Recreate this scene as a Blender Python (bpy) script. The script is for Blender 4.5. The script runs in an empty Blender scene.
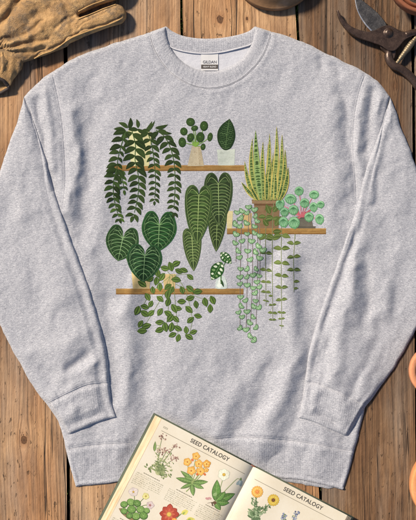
import bpy, bmesh, math, random
import numpy as np
from mathutils import Vector, Matrix
from mathutils.geometry import tessellate_polygon

random.seed(7)
S = 0.002            # metres per photo pixel on the table plane
H = 2.0              # camera height above the boards
scene = bpy.context.scene
COL = scene.collection

# ------------------------------------------------------------------ helpers
def W(px, py, zmm=0.0):
    """table-plane pixel coordinates and height in mm -> metres"""
    z = np.asarray(zmm, float) * 0.001
    k = 1.0 - z / H
    return np.stack([(np.asarray(px, float) - 208) * S * k, (260 - np.asarray(py, float)) * S * k, z + 0 * k * np.asarray(px, float)], -1)

def empty(name, loc, label=None, cat=None, group=None, kind=None):
    o = bpy.data.objects.new(name, None)
    o.empty_display_size = 0.05
    COL.objects.link(o)
    o.location = loc
    if label: o['label'] = label
    if cat: o['category'] = cat
    if group: o['group'] = group
    if kind: o['kind'] = kind
    return o

def root_loc(o):
    v = Vector((0, 0, 0))
    while o is not None:
        v += Vector(o.location); o = o.parent
    return np.array(v)

def obj(name, verts, faces, mat, parent=None, smooth=True, uv=None, col=None, normals=None, attrs=None, midx=None):
    verts = np.asarray(verts, float)
    if parent is not None:
        verts = verts - root_loc(parent)
    me = bpy.data.meshes.new(name)
    me.from_pydata(verts.tolist(), [], faces if isinstance(faces, list) else faces.tolist())
    mats = mat if isinstance(mat, (list, tuple)) else [mat]
    for m in mats: me.materials.append(m)
    if midx is not None: me.polygons.foreach_set('material_index', np.asarray(midx, np.int32))
    me.polygons.foreach_set('use_smooth', np.full(len(me.polygons), smooth))
    if uv is not None:
        lay = me.uv_layers.new(name='UVMap')
        li = np.empty(len(me.loops), np.int32); me.loops.foreach_get('vertex_index', li)
        lay.data.foreach_set('uv', np.asarray(uv, np.float32)[li].ravel())
    if col is not None:
        a = me.color_attributes.new('Col', 'FLOAT_COLOR', 'POINT')
        c = np.ones((len(verts), 4), np.float32); c[:, :3] = col
        a.data.foreach_set('color', c.ravel())
    if attrs:
        for k, v in attrs.items():
            v = np.asarray(v, np.float32)
            if v.ndim == 1:
                a = me.attributes.new(k, 'FLOAT', 'POINT'); a.data.foreach_set('value', v)
            else:
                a = me.attributes.new(k, 'FLOAT_VECTOR', 'POINT'); a.data.foreach_set('vector', v.ravel())
    me.validate()
    if normals is not None:
        me.normals_split_custom_set_from_vertices(np.asarray(normals, float).tolist())
    o = bpy.data.objects.new(name, me)
    COL.objects.link(o)
    if parent is not None: o.parent = parent
    return o

def bm_obj(name, bm, mat, parent=None, smooth=True):
    bmesh.ops.recalc_face_normals(bm, faces=bm.faces[:])
    vs = np.array([v.co[:] for v in bm.verts]).reshape(-1, 3)
    bm.verts.index_update()
    fs = [[v.index for v in f.verts] for f in bm.faces]
    mi = [f.material_index for f in bm.faces]
    bm.free()
    return obj(name, vs, fs, mat, parent, smooth, midx=mi)

def grid_faces(nu, nv, closed_u=False):
    """verts index = j*nu+i ; i in 0..nu-1 ; j in 0..nv-1"""
    iu = nu if closed_u else nu - 1
    j, i = np.meshgrid(np.arange(nv - 1), np.arange(iu), indexing='ij')
    a = j * nu + i; b = j * nu + (i + 1) % nu
    return np.stack([a, a + nu, b + nu, b], -1).reshape(-1, 4)

def catmull(pts, n=200, closed=False):
    p = np.array(pts, float)
    if closed:
        q = np.vstack([p[-1:], p, p[:2]])
    else:
        q = np.vstack([2 * p[0] - p[1], p, 2 * p[-1] - p[-2]])
    out = []
    for i in range(len(q) - 3):
        t = np.linspace(0, 1, 24, endpoint=False)[:, None]
        a, b, c, d = q[i:i + 4]
        out.append(0.5 * ((2 * b) + (-a + c) * t + (2 * a - 5 * b + 4 * c - d) * t * t + (-a + 3 * b - 3 * c + d) * t ** 3))
    out = np.vstack(out)
    if not closed: out = np.vstack([out, p[-1:]])
    else: out = np.vstack([out, out[:1]])
    L = np.r_[0, np.cumsum(np.linalg.norm(np.diff(out, axis=0), axis=1))]
    s = np.linspace(0, L[-1], n + (1 if closed else 0))
    r = np.stack([np.interp(s, L, out[:, k]) for k in range(out.shape[1])], -1)
    return r[:-1] if closed else r

def resample(p, n):
    p = np.array(p, float)
    L = np.r_[0, np.cumsum(np.linalg.norm(np.diff(p, axis=0), axis=1))]
    s = np.linspace(0, L[-1], n)
    return np.stack([np.interp(s, L, p[:, k]) for k in range(p.shape[1])], -1)

def dist(px, py, poly):
    """distance from points to an open polyline"""
    sh = np.shape(px); x = np.ravel(px).astype(float); y = np.ravel(py).astype(float)
    d2 = np.full(x.shape, 1e18)
    p = np.array(poly, float)
    if len(p) == 1: return np.hypot(x - p[0, 0], y - p[0, 1]).reshape(sh)
    for a, b in zip(p[:-1], p[1:]):
        e = b - a; l = e @ e + 1e-12
        t = np.clip(((x - a[0]) * e[0] + (y - a[1]) * e[1]) / l, 0, 1)
        d2 = np.minimum(d2, (x - a[0] - t * e[0]) ** 2 + (y - a[1] - t * e[1]) ** 2)
    return np.sqrt(d2).reshape(sh)

def inside(px, py, poly):
    sh = np.shape(px); x = np.ravel(px); y = np.ravel(py)
    r = np.zeros(x.shape, bool); p = np.array(poly, float)
    for a, b in zip(p, np.roll(p, -1, 0)):
        c = (a[1] > y) != (b[1] > y)
        with np.errstate(divide='ignore', invalid='ignore'):
            xx = (b[0] - a[0]) * (y - a[1]) / (b[1] - a[1] + 1e-12) + a[0]
        r ^= c & (x < xx)
    return r.reshape(sh)

def sstep(a, b, x):
    t = np.clip((x - a) / (b - a), 0, 1); return t * t * (3 - 2 * t)

_rng = np.random.RandomState(3)
_tab = _rng.rand(256, 256)
def vnoise(x, y, ox=0, oy=0):
    x = np.asarray(x, float) + 100 + ox * 13.7; y = np.asarray(y, float) + 100 + oy * 7.3
    xi = np.floor(x).astype(int); yi = np.floor(y).astype(int); fx = x - xi; fy = y - yi
    fx = fx ** 3 * (fx * (fx * 6 - 15) + 10); fy = fy ** 3 * (fy * (fy * 6 - 15) + 10)
    g = lambda a, b: _tab[a % 256, b % 256]
    return (g(xi, yi) * (1 - fx) + g(xi + 1, yi) * fx) * (1 - fy) + (g(xi, yi + 1) * (1 - fx) + g(xi + 1, yi + 1) * fx) * fy - 0.5

def tube(path, radius, n=8, cap=True, zs=1.0):
    """verts, faces of a tube along a 3-D path; radius scalar or array; zs flattens in z"""
    p = np.array(path, float); m = len(p)
    r = np.broadcast_to(np.asarray(radius, float), (m,))
    t = np.gradient(p, axis=0); t /= np.linalg.norm(t, axis=1)[:, None] + 1e-12
    up = np.array([0, 0, 1.0])
    a = np.cross(t, up)
    bad = np.linalg.norm(a, axis=1) < 1e-3
    a[bad] = np.cross(t[bad], [0, 1.0, 0])
    a /= np.linalg.norm(a, axis=1)[:, None]
    b = np.cross(a, t)
    th = np.linspace(0, 2 * np.pi, n, endpoint=False)
    v = p[:, None] + r[:, None, None] * (np.cos(th)[None, :, None] * a[:, None] + zs * np.sin(th)[None, :, None] * b[:, None])
    v = v.reshape(-1, 3)
    f = grid_faces(n, m, True).tolist()
    if cap:
        f.append(list(range(n))); f.append(list(range((m - 1) * n, m * n))[::-1])
    return v, f

def merge(parts):
    V, F, k = [], [], 0
    for v, f in parts:
        V.append(np.asarray(v)); F += [[i + k for i in q] for q in f]; k += len(v)
    return np.vstack(V), F

def lathe(prof, n=72):
    """prof: list of (r, z) -> verts, faces about the z axis"""
    pr = np.array(prof, float); th = np.linspace(0, 2 * np.pi, n, endpoint=False)
    v = np.stack([pr[:, None, 0] * np.cos(th), pr[:, None, 0] * np.sin(th), np.repeat(pr[:, 1:2], n, 1)], -1).reshape(-1, 3)
    return v, grid_faces(n, len(pr), True).tolist()

def lin(c):
    c = np.array(c, float) / 255.0
    return np.where(c <= 0.04045, c / 12.92, ((c + 0.055) / 1.055) ** 2.4)

# ------------------------------------------------------------------ node materials
class NT:
    def __init__(s, name):
        s.m = bpy.data.materials.new(name); s.m.use_nodes = True
        s.t = s.m.node_tree; s.t.nodes.clear()
        s.out = s.n('ShaderNodeOutputMaterial'); s.b = s.n('ShaderNodeBsdfPrincipled')
        s.l(s.b.outputs[0], s.out.inputs[0])
    def n(s, ty, **kw):
        x = s.t.nodes.new(ty)
        for k, v in kw.items(): setattr(x, k, v)
        return x
    def l(s, a, b): s.t.links.new(a, b)
    def set(s, inp, v):
        i = s.b.inputs[inp]
        if hasattr(v, 'is_linked') or isinstance(v, bpy.types.NodeSocket): s.l(v, i)
        else: i.default_value = v
    def put(s, sock, v):
        if isinstance(v, bpy.types.NodeSocket): s.l(v, sock)
        else: sock.default_value = v
    def attr(s, name): return s.n('ShaderNodeAttribute', attribute_name=name)
    def math(s, op, a, b=0.0, c=None, clamp=False):
        x = s.n('ShaderNodeMath', operation=op, use_clamp=clamp)
        s.put(x.inputs[0], a); s.put(x.inputs[1], b)
        if c is not None: s.put(x.inputs[2], c)
        return x.outputs[0]
    def mapping(s, vec, scale=(1, 1, 1), loc=(0, 0, 0), rot=(0, 0, 0)):
        x = s.n('ShaderNodeMapping'); s.l(vec, x.inputs[0])
        x.inputs['Scale'].default_value = scale; x.inputs['Location'].default_value = loc; x.inputs['Rotation'].default_value = rot
        return x.outputs[0]
    def noise(s, vec, scale=1, detail=4, rough=.55, dist=0.0):
        x = s.n('ShaderNodeTexNoise'); s.l(vec, x.inputs['Vector'])
        x.inputs['Scale'].default_value = scale; x.inputs['Detail'].default_value = detail
        x.inputs['Roughness'].default_value = rough; x.inputs['Distortion'].default_value = dist
        return x.outputs[0]
    def ramp(s, fac, stops, mode='LINEAR'):
        x = s.n('ShaderNodeValToRGB'); s.l(fac, x.inputs[0]); x.color_ramp.interpolation = mode
        e = x.color_ramp.elements
        while len(e) < len(stops): e.new(0.5)
        for k, (p, c) in zip(e, stops):
            k.position = p; k.color = (*c, 1) if hasattr(c, '__len__') else (c, c, c, 1)
        return x.outputs[0]
    def mix(s, fac, a, b, mode='MIX'):
        x = s.n('ShaderNodeMix', data_type='RGBA', blend_type=mode)
        s.put(x.inputs[0], fac)
        for sock, v in ((x.inputs[6], a), (x.inputs[7], b)):
            if isinstance(v, bpy.types.NodeSocket): s.l(v, sock)
            else: sock.default_value = (*v, 1) if len(v) == 3 else v
        return x.outputs[2]
    def bump(s, h, strength=.3, distance=.001, normal=None):
        x = s.n('ShaderNodeBump'); s.l(h, x.inputs['Height'])
        x.inputs['Strength'].default_value = strength; x.inputs['Distance'].default_value = distance
        if normal is not None: s.l(normal, x.inputs['Normal'])
        return x.outputs[0]

FAB = dict(base=(0.318, 0.333, 0.388), dark=(0.115, 0.122, 0.152), light=(0.575, 0.582, 0.63))

def fabric(name, base=None, tone=1.0, rib=0.0, contrast=1.0):
    m = NT(name)
    uv = m.n('ShaderNodeTexCoord').outputs['UV']          # UV in photo pixels (2 mm)
    jit = m.noise(m.mapping(uv, (.09, .09, 1)), 1.0, 3, .5)
    uvw = m.n('ShaderNodeVectorMath', operation='ADD'); m.l(uv, uvw.inputs[0])
    cmb = m.n('ShaderNodeCombineXYZ'); m.l(m.math('MULTIPLY', jit, 3.), cmb.inputs[1]); m.l(cmb.outputs[0], uvw.inputs[1]); uvd = uvw.outputs[0]
    st = m.noise(m.mapping(uvd, (.26, .80, 1)), 1.0, 6, .76)           # heather streaks along the knit rows
    st2 = m.noise(m.mapping(uvd, (.55, 1.9, 1), (31, 7, 0)), 1.0, 4, .70)
    fl = m.noise(m.mapping(uv, (1.0, 1.5, 1), (5, 9, 0)), 1.0, 4, .78)
    a = m.math('ADD', m.math('MULTIPLY', st, .36), m.math('ADD', m.math('MULTIPLY', st2, .34), m.math('MULTIPLY', fl, .30)))
    d, b, l = [np.array(FAB[k]) * tone for k in ('dark', 'base', 'light')]
    if base is not None:
        b = np.array(base); d = b * .8; l = b * 1.12
    d = b + (d - b) * contrast; l = b + (l - b) * contrast
    c = m.ramp(a, [(.35, tuple(d)), (.50, tuple(b)), (.62, tuple(l))])
    spk = m.noise(m.mapping(uvd, (.9, 2.2, 1), (17, 3, 0)), 1.0, 3, .6)          # darker single fibres of the heather
    c = m.mix(m.math('MULTIPLY', m.ramp(spk, [(.60, 0.), (.70, 1.)]), .45 * contrast), c, tuple(np.array(d) * .85))
    m.set('Base Color', c)
    m.set('Roughness', .95); m.set('Specular IOR Level', .15)
    m.set('Sheen Weight', .25); m.set('Sheen Roughness', .6)
    fuzz = m.noise(m.mapping(uv, (1.3, 2.2, 1), (3, 3, 0)), 1.0, 4, .75)
    wr = m.noise(m.mapping(uv, (.10, .13, 1), (9, 2, 0)), 1.0, 3, .55)
    h = m.math('ADD', m.math('MULTIPLY', fuzz, .55), m.math('MULTIPLY', wr, 1.6))
    if rib:
        wv = m.n('ShaderNodeTexWave', wave_type='BANDS', bands_direction='X')
        m.l(m.mapping(uv, (rib, .02, 1)), wv.inputs['Vector']); wv.inputs['Scale'].default_value = 1
        wv.inputs['Distortion'].default_value = .5; wv.inputs['Detail Scale'].default_value = .4
        h = m.math('ADD', h, m.math('MULTIPLY', wv.outputs['Fac'], .11))
    m.set('Normal', m.bump(h, .7, .0018))
    return m.m

def wood(name, light, mid, dark, grey=.0, seed=0.0):
    m = NT(name)
    g = m.attr('grain').outputs['Vector']     # warped cross-grain coordinate, along-grain, plank seed (metres)
    kd = m.attr('knot').outputs['Fac']
    warp = m.noise(m.mapping(g, (9, 1.0, 1), (seed, 0, 0)), 1, 3, .45)
    sep = m.n('ShaderNodeSeparateXYZ'); m.l(g, sep.inputs[0])
    ring_x = m.math('ADD', m.math('MULTIPLY', sep.outputs[0], 120.), m.math('MULTIPLY', warp, 13.))
    ring = m.math('FRACT', ring_x)
    ringv = m.ramp(ring, [(0, .22), (.35, .62), (.75, .85), (.92, .15), (1, .22)])
    fine = m.noise(m.mapping(g, (380, 7, 1), (seed * 2, 3, 0)), 1, 7, .70)
    med = m.noise(m.mapping(g, (95, 1.5, 1), (seed, 8, 0)), 1, 6, .64, .15)
    blot = m.noise(m.mapping(g, (55, 26, 1), (seed + 3, 8, 0)), 1, 6, .72)
    patch = m.noise(m.mapping(g, (9, 3.2, 1), (seed + 4, 1, 0)), 1, 4, .6)
    v = m.math('ADD', m.math('MULTIPLY', fine, .34), m.math('ADD', m.math('MULTIPLY', med, .38), m.math('ADD', m.math('MULTIPLY', ringv, .12), m.math('MULTIPLY', blot, .24))))
    c = m.ramp(v, [(.385, dark), (.51, mid), (.64, light)])
    c = m.mix(m.ramp(patch, [(.40, .0), (.62, .75)]), c, m.mix(1.0, c, (.60, .47, .38), 'MULTIPLY'))
    big = m.noise(m.mapping(g, (6, 2.4, 1), (seed + 12, 3, 0)), 1, 5, .62)
    c = m.mix(1.0, c, m.ramp(big, [(.34, (.52, .44, .38)), (.5, (.92, .88, .84)), (.64, (1.12, 1.08, 1.0))]), 'MULTIPLY')
    gp = m.noise(m.mapping(g, (14, 1.6, 1), (seed + 9, 5, 0)), 1, 5, .65)
    gm = m.math('MULTIPLY', m.ramp(gp, [(.45, 0.), (.72, 1.)]), grey)
    c = m.mix(gm, c, m.ramp(v, [(.3, (.09, .075, .062)), (.62, (.27, .235, .20))]))
    # cracks and checks along the grain
    ck = m.noise(m.mapping(g, (85, 1.15, 1), (seed + 2, 11, 0)), 1, 2, .5)
    crack = m.ramp(m.math('ABSOLUTE', m.math('SUBTRACT', ck, .5)), [(0.0, 1.), (.006, 1.), (.018, 0.)])
    cm = m.noise(m.mapping(g, (18, 1.2, 1), (seed + 7, 2, 0)), 1, 2, .5)
    crack = m.math('MULTIPLY', crack, m.ramp(cm, [(.46, 0.), (.56, 1.)]))
    c = m.mix(m.math('MULTIPLY', crack, .85), c, (.03, .02, .014))
    # small pits and splinter marks
    pit = m.noise(m.mapping(g, (150, 48, 1), (seed, 1, 0)), 1, 3, .6)
    pitm = m.ramp(pit, [(.63, 0.), (.69, 1.)])
    pitm = m.math('MULTIPLY', pitm, m.ramp(m.noise(m.mapping(g, (16, 8, 1), (seed, 41, 0)), 1, 2), [(.40, 0.), (.58, .9)]))
    c = m.mix(m.math('MULTIPLY', pitm, .8), c, (.055, .032, .018))
    # knots
    kn = m.noise(m.mapping(g, (160, 110, 1)), 1, 3, .6)
    kk = m.math('ADD', kd, m.math('MULTIPLY', m.math('SUBTRACT', kn, .5), 1.3))
    kring = m.ramp(m.math('FRACT', m.math('MULTIPLY', kk, 3.3)), [(0, .8), (.6, 1.), (1, .75)])
    kc = m.mix(1.0, m.ramp(kk, [(.0, (.05, .026, .014)), (.45, (.13, .062, .028)), (.85, (.10, .046, .020)), (1., (.20, .105, .05))]), kring, 'MULTIPLY')
    km = m.ramp(kk, [(.82, 1.), (1.05, 0.)])
    halo = m.ramp(kk, [(1.0, .55), (2.4, 0.)]) if False else m.math('MULTIPLY', m.ramp(m.math('MULTIPLY', kk, .4), [(.36, 1.), (.95, 0.)]), .45)
    c = m.mix(halo, c, m.mix(1.0, c, (.62, .44, .30), 'MULTIPLY'))
    c = m.mix(km, c, kc)
    m.set('Base Color', c)
    m.set('Roughness', m.math('ADD', .62, m.math('MULTIPLY', fine, .25)))
    m.set('Specular IOR Level', .35)
    h = m.math('SUBTRACT', m.math('ADD', m.math('MULTIPLY', fine, .7), m.math('MULTIPLY', med, .8)), m.math('ADD', m.math('MULTIPLY', crack, 1.4), m.math('MULTIPLY', pitm, .9)))
    m.set('Normal', m.bump(m.math('ADD', h, m.math('MULTIPLY', blot, .9)), 1.0, .0022))
    return m.m

def simple(name, col, rough=.6, metal=0., bump=0., bscale=200, var=.15, spec=.4, edge=None):
    m = NT(name)
    oc = m.n('ShaderNodeTexCoord').outputs['Object']
    n1 = m.noise(oc, bscale, 4, .6); n2 = m.noise(oc, bscale * .13, 4, .6)
    c = np.array(col)
    cc = m.ramp(m.math('ADD', m.math('MULTIPLY', n1, .5), m.math('MULTIPLY', n2, .5)), [(.3, tuple(c * (1 - 2 * var))), (.7, tuple(np.minimum(c * (1 + 2 * var), .95)))])
    m.set('Base Color', cc); m.set('Roughness', m.math('ADD', rough - .1, m.math('MULTIPLY', n2, .2)))
    m.set('Metallic', metal); m.set('Specular IOR Level', spec)
    if bump: m.set('Normal', m.bump(n1, bump, .001))
    return m.m

def inkmat(name, fabricky=True):
    m = NT(name)
    c = m.attr('Col').outputs['Color']
    uv = m.n('ShaderNodeTexCoord').outputs['UV']
    n = m.noise(m.mapping(uv, (.5, 1.7, 1)), 1, 4, .7)
    n2 = m.noise(m.mapping(uv, (.22, .25, 1), (4, 4, 0)), 1, 3, .6)
    f = m.ramp(m.math('ADD', m.math('MULTIPLY', n, .5), m.math('MULTIPLY', n2, .5)), [(.3, .80 if fabricky else .90), (.7, 1.2 if fabricky else 1.08)])
    m.set('Base Color', m.mix(1.0, c, f, 'MULTIPLY'))
    m.set('Roughness', .85); m.set('Specular IOR Level', .2)
    if fabricky:
        fz = m.noise(m.mapping(uv, (1.3, 2.2, 1), (3, 3, 0)), 1.0, 4, .75)
        m.set('Normal', m.bump(fz, .4, .001))
    return m.m
# ================================================================== SWEATSHIRT
fab_body = fabric('heather_knit')
fab_cuff = fabric('heather_rib', rib=.14)
fab_in = fabric('brushed_lining', base=(.47, .49, .56), contrast=.5)
thread = simple('seam_thread', (.45, .46, .51), .9, var=.08, bscale=900)

shirt = empty('sweatshirt', (0.0, 0.0, 0.0), 'heather grey crewneck sweatshirt with plants on shelves printed across its chest', 'sweatshirt')

shL = catmull([(24, 97), (33, 87), (52, 72), (75, 58), (104, 47), (128, 39), (150, 32)], 120)
shR = catmull([(271, 31.5), (290, 37), (312, 46), (340, 60), (366, 73), (379, 83), (390, 97)], 120)
nkO = catmull([(150, 32), (152, 42), (157, 54), (166, 67), (177, 77), (191, 84.5), (208, 88), (224, 86), (239, 79.5), (252, 69), (262, 56), (268, 43), (271, 31.5)], 240)
nkI = catmull([(165.5, 26.5), (167, 36), (171, 48), (178.5, 58), (189, 66), (200, 70), (211, 71.5), (223, 69.5), (234, 64.5), (244, 56.5), (251, 45), (254, 35), (255.5, 26.5)], 240)
sideL = catmull([(24, 97), (38, 140), (46, 190), (50, 260), (52, 340), (56, 410), (61, 430), (66, 450)], 200)
sideR = catmull([(390, 97), (380, 140), (372, 190), (368, 260), (366, 340), (366, 395), (361, 425), (354, 452)], 200)
hemS = catmull([(66, 450), (84, 446.5), (104, 444.5), (135, 443), (170, 441), (208, 440), (240, 437.5), (280, 440), (312, 444), (335, 448), (354, 452)], 300)
hemB = catmull([(76, 487), (104, 483.5), (140, 481), (180, 479), (215, 477.5), (250, 477), (280, 478.5), (308, 481.5), (328, 486.5), (343, 490)], 300)
hemLs = catmull([(66, 450), (70, 466), (76, 487)], 40)
hemRs = catmull([(354, 452), (350, 468), (343, 490)], 40)
armL = catmull([(52, 72), (55.5, 86), (59.5, 105), (62.5, 125), (64.5, 150), (65.5, 180), (63, 212)], 120)
armR = catmull([(366, 73), (360.5, 88), (356.5, 105), (354, 125), (353.5, 150), (355.5, 180), (357, 207)], 120)

silL = np.vstack([shL[::-1], sideL, hemLs])            # the free edge, left
silR = np.vstack([shR, sideR, hemRs])
torso_poly = np.vstack([shL, [(180, 10), (240, 10)], shR, sideR, hemRs, hemB[::-1], hemLs[::-1], sideL[::-1]])

def wavy(c, amp, k):
    L = np.r_[0, np.cumsum(np.linalg.norm(np.diff(c, axis=0), axis=1))]; t = np.gradient(c, axis=0); t /= np.linalg.norm(t, axis=1)[:, None]
    f = (amp * vnoise(L / 13, L * 0 + k, 81) + amp * .7 * vnoise(L / 5, L * 0 + k, 82)) * np.clip(np.minimum(L, L[-1] - L) / 8, 0, 1)
    return c + f[:, None] * np.stack([-t[:, 1], t[:, 0]], -1)
shL = wavy(shL, 1.1, 1); shR = wavy(shR, 1.1, 2); hemB = wavy(hemB, 1.5, 3); sideL = wavy(sideL, 1.2, 4); sideR = wavy(sideR, 1.2, 5)
silL = np.vstack([shL[::-1], sideL, hemLs]); silR = np.vstack([shR, sideR, hemRs])
torso_poly = np.vstack([shL, [(180, 10), (240, 10)], shR, sideR, hemRs, hemB[::-1], hemLs[::-1], sideL[::-1]])
SLEEVE_L = ([(24, 97), (29.5, 110), (36, 130), (46, 160), (54, 190), (62, 213), (70, 236), (79, 260), (90, 290), (99, 320), (104.5, 342), (108, 364), (109.5, 383)],
       [(24, 97), (20, 113), (14, 130), (4, 158), (-5, 190), (-11, 230), (-12, 270), (-6, 308), (3, 332), (16, 356), (32, 385), (40, 396), (47, 404.5)],
       ([(112, 403), (116.5, 417.5)], [(57, 419), (67, 435.5)], [(88, 385.5), (70, 393)], [(101, 421.5), (85, 428)]))
SLEEVE_R = ([(390, 97), (386, 112), (380, 130), (370.5, 155), (363, 180), (356.5, 206), (347, 235), (338, 260), (328, 290), (318, 320), (311.5, 342), (307, 364), (304.5, 382)],
       [(390, 97), (396, 111), (402, 130), (411, 152), (424, 190), (432, 230), (433, 270), (426, 303), (416, 329), (402, 355), (386, 379), (376, 393), (366, 406)],
       ([(302, 400), (298, 418)], [(356, 424), (348, 437.5)], [(320, 385), (338, 392), (352, 399)], [(313, 422), (331, 430)]))
def sleeve_edges(arg, flip):
    inner, outer, (ci, co, smid, bmid) = arg
    I = wavy(catmull(inner, 330), .9, 11 + flip); O = wavy(catmull(outer, 330), .9, 13 + flip)
    bot = catmull([ci[-1]] + list(bmid) + [co[-1]], 60); cI = catmull([I[-1]] + ci, 40); cO = catmull([O[-1]] + co, 40)
    return np.vstack([I[::2], cI, bot, cO[::-1], O[::-2]])
SLV = [sleeve_edges(SLEEVE_L, 0), sleeve_edges(SLEEVE_R, 1)]
# book frame (photo pixels): origin at the spine's top, s along the top edge, t down the spine
BO = np.array([254.0, 465.0]); BU = np.array([.887, .462]); BV = np.array([-.462, .887])
def to_st(px, py):
    dx = np.asarray(px, float) - BO[0]; dy = np.asarray(py, float) - BO[1]
    return dx * BU[0] + dy * BU[1], dx * BV[0] + dy * BV[1]
def from_st(s, t):
    s = np.asarray(s, float); t = np.asarray(t, float)
    return BO[0] + s * BU[0] + t * BV[0], BO[1] + s * BU[1] + t * BV[1]
def book_z(t):           # underside of the book in mm: it leans on the hem
    return 9.0 - np.asarray(t, float) * 9.0 / 175.0

FOLDS = [  # polyline, height mm, width px
    ([(73, 112), (75, 150), (73, 190), (69, 214)], 6.0, 7),
    ([(94, 92), (90, 150), (84, 205), (84, 240)], -4.0, 9),
    ([(116, 155), (100, 205), (90, 245), (96, 290)], 2.6, 9),
    ([(108, 300), (110, 340), (116, 385), (112, 420)], -3.0, 7),
    ([(126, 318), (128, 360), (124, 405)], 5.0, 9),
    ([(150, 290), (147, 350), (145, 410)], -3.6, 10),
    ([(141, 256), (131, 290), (127, 318)], 4.0, 7),
    ([(155, 275), (150, 290)], -2.5, 8),
    ([(185, 330), (182, 380), (190, 410)], 2.2, 16),
    ([(286, 258), (289, 300), (297, 345), (286, 385), (264, 428), (255, 448)], 5.6, 10),
    ([(305, 268), (309, 300), (310, 335)], -4.0, 9),
    ([(273, 366), (258, 395), (238, 428)], -5.0, 9),
    ([(306, 368), (297, 405), (284, 440), (275, 460)], -5.0, 9),
    ([(235, 392), (220, 420), (214, 436)], 4.5, 9),
    ([(202, 412), (214, 418)], -4.5, 8),
    ([(210, 330), (213, 370)], 2.5, 13),
    ([(240, 335), (242, 365)], -2.0, 12),
    ([(331, 100), (333, 160), (332, 240)], 3.6, 12),
    ([(343, 92), (347, 120), (351, 165), (350, 205)], -3.2, 6),
    ([(319, 58), (322, 68)], -3.6, 4.5),
    ([(333, 68), (338, 76)], -2.8, 4.5),
    ([(122, 62), (141, 76), (158, 86)], -2.4, 9),
    ([(100, 70), (86, 92), (80, 108)], -2.5, 8),
    ([(264, 276), (276, 252)], -3.6, 7),
    ([(252, 268), (262, 246)], 2.2, 7),
    ([(160, 398), (172, 430), (172, 455)], 3.0, 12),
    ([(88, 405), (96, 440), (92, 470)], -2.5, 8),
    ([(122, 440), (124, 470)], 2.5, 9),
    ([(320, 430), (318, 470)], 2.5, 9),
    ([(300, 455), (296, 476)], -2.0, 8),
    ([(45, 90), (50, 125), (56, 165)], 4.5, 5),      # shoulder of the left sleeve
    ([(37, 98), (44, 140), (55, 190)], -4.0, 5),
    ([(363, 95), (360, 135), (360, 170)], 3.0, 5),
    ([(373, 88), (372, 110), (366, 150)], -4.5, 5),
    ([(381, 92), (380, 112)], 2.5, 4),
]
SEAMS = [hemS, armL, armR, nkO]

def Hbody(px, py, fine=True):
    px = np.asarray(px, float); py = np.asarray(py, float)
    d = np.minimum(dist(px, py, silL[::4]), dist(px, py, silR[::4]))
    db = dist(px, py, hemB[::6])
    d = np.minimum(d, db)
    d = np.where(inside(px, py, torso_poly[::3]), d, 0)
    z = 7.0 * np.sqrt(np.clip(1 - (1 - np.clip(d / 3.6, 0, 1)) ** 2, 0, 1)) + 4.5 * (1 - np.exp(-d / 22.))
    f = np.zeros(px.shape)
    wx = px + 7 * vnoise(px / 22, py / 22, 91) + 3 * vnoise(px / 9, py / 9, 92); wy = py + 9 * vnoise(px / 24, py / 24, 93)
    for pl, a, w in FOLDS:
        q = dist(wx, wy, catmull(pl, 24) if len(pl) > 2 else pl)
        f += .98 * a * np.exp(-(q / w) ** 2)
    f += 3.0 * vnoise(px / 34, py / 60, 1) + 2.1 * vnoise(px / 18 + py / 60, py / 28, 2) 
    f += .75 * vnoise(px / 10 + py / 40, py / 13, 4) * (1 - .5 * sstep(95, 108, px) * sstep(338, 326, px) * sstep(104, 116, py) * sstep(356, 344, py))
    calm = 1 - .85 * sstep(95, 108, px) * sstep(338, 326, px) * sstep(104, 116, py) * sstep(356, 344, py)   # the ink stiffens the knit
    f += (.75 * vnoise(px / 6.5, py / 8, 3) + .4 * vnoise(px / 4, py / 5, 5)) * calm
    z = z + f * sstep(0, 9, d) * 1.35
    for sm, w, a in ((hemS, 1.6, 1.8), (armL, 1.5, .9), (armR, 1.5, .9), (nkO, 1.5, .8)):
        q = dist(px, py, sm[::4])
        z = z - a * np.exp(-(q / w) ** 2) * sstep(0, 4, d) + .9 * np.exp(-((q - 4.5) / 2.6) ** 2) * sstep(0, 4, d)
        if sm is hemS: z = z + 1.5 * vnoise(px / 5, q / 16, 98) * np.exp(-(q / 9)) * sstep(0, 5, d)
        if fine:   # little puckers along the seam
            z = z + .55 * vnoise((px + py) / 3.2, (px - py) / 3.2, 6) * np.exp(-(q / 6) ** 2)
    z = z - 5.5 * sstep(0, 30, 38 - db) * sstep(0, 6, d) * .9          # the hem band slopes down to the boards
    z = np.maximum(z, .9 * np.minimum(d, 4))
    for poly in SLV:
        di = dist(px, py, poly[::3]) * inside(px, py, poly[::2])
        z = np.maximum(z - 9.0 * sstep(3, 11, di), np.minimum(z, 2.0))
    s, t = to_st(px, py)
    m = sstep(-10, 6, t) * sstep(-128, -112, s) * sstep(128, 112, s)
    cap = np.maximum(book_z(np.maximum(t, 0)) - 1.2, 1.0)
    return z * (1 - m) + np.minimum(z, cap) * m

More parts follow.
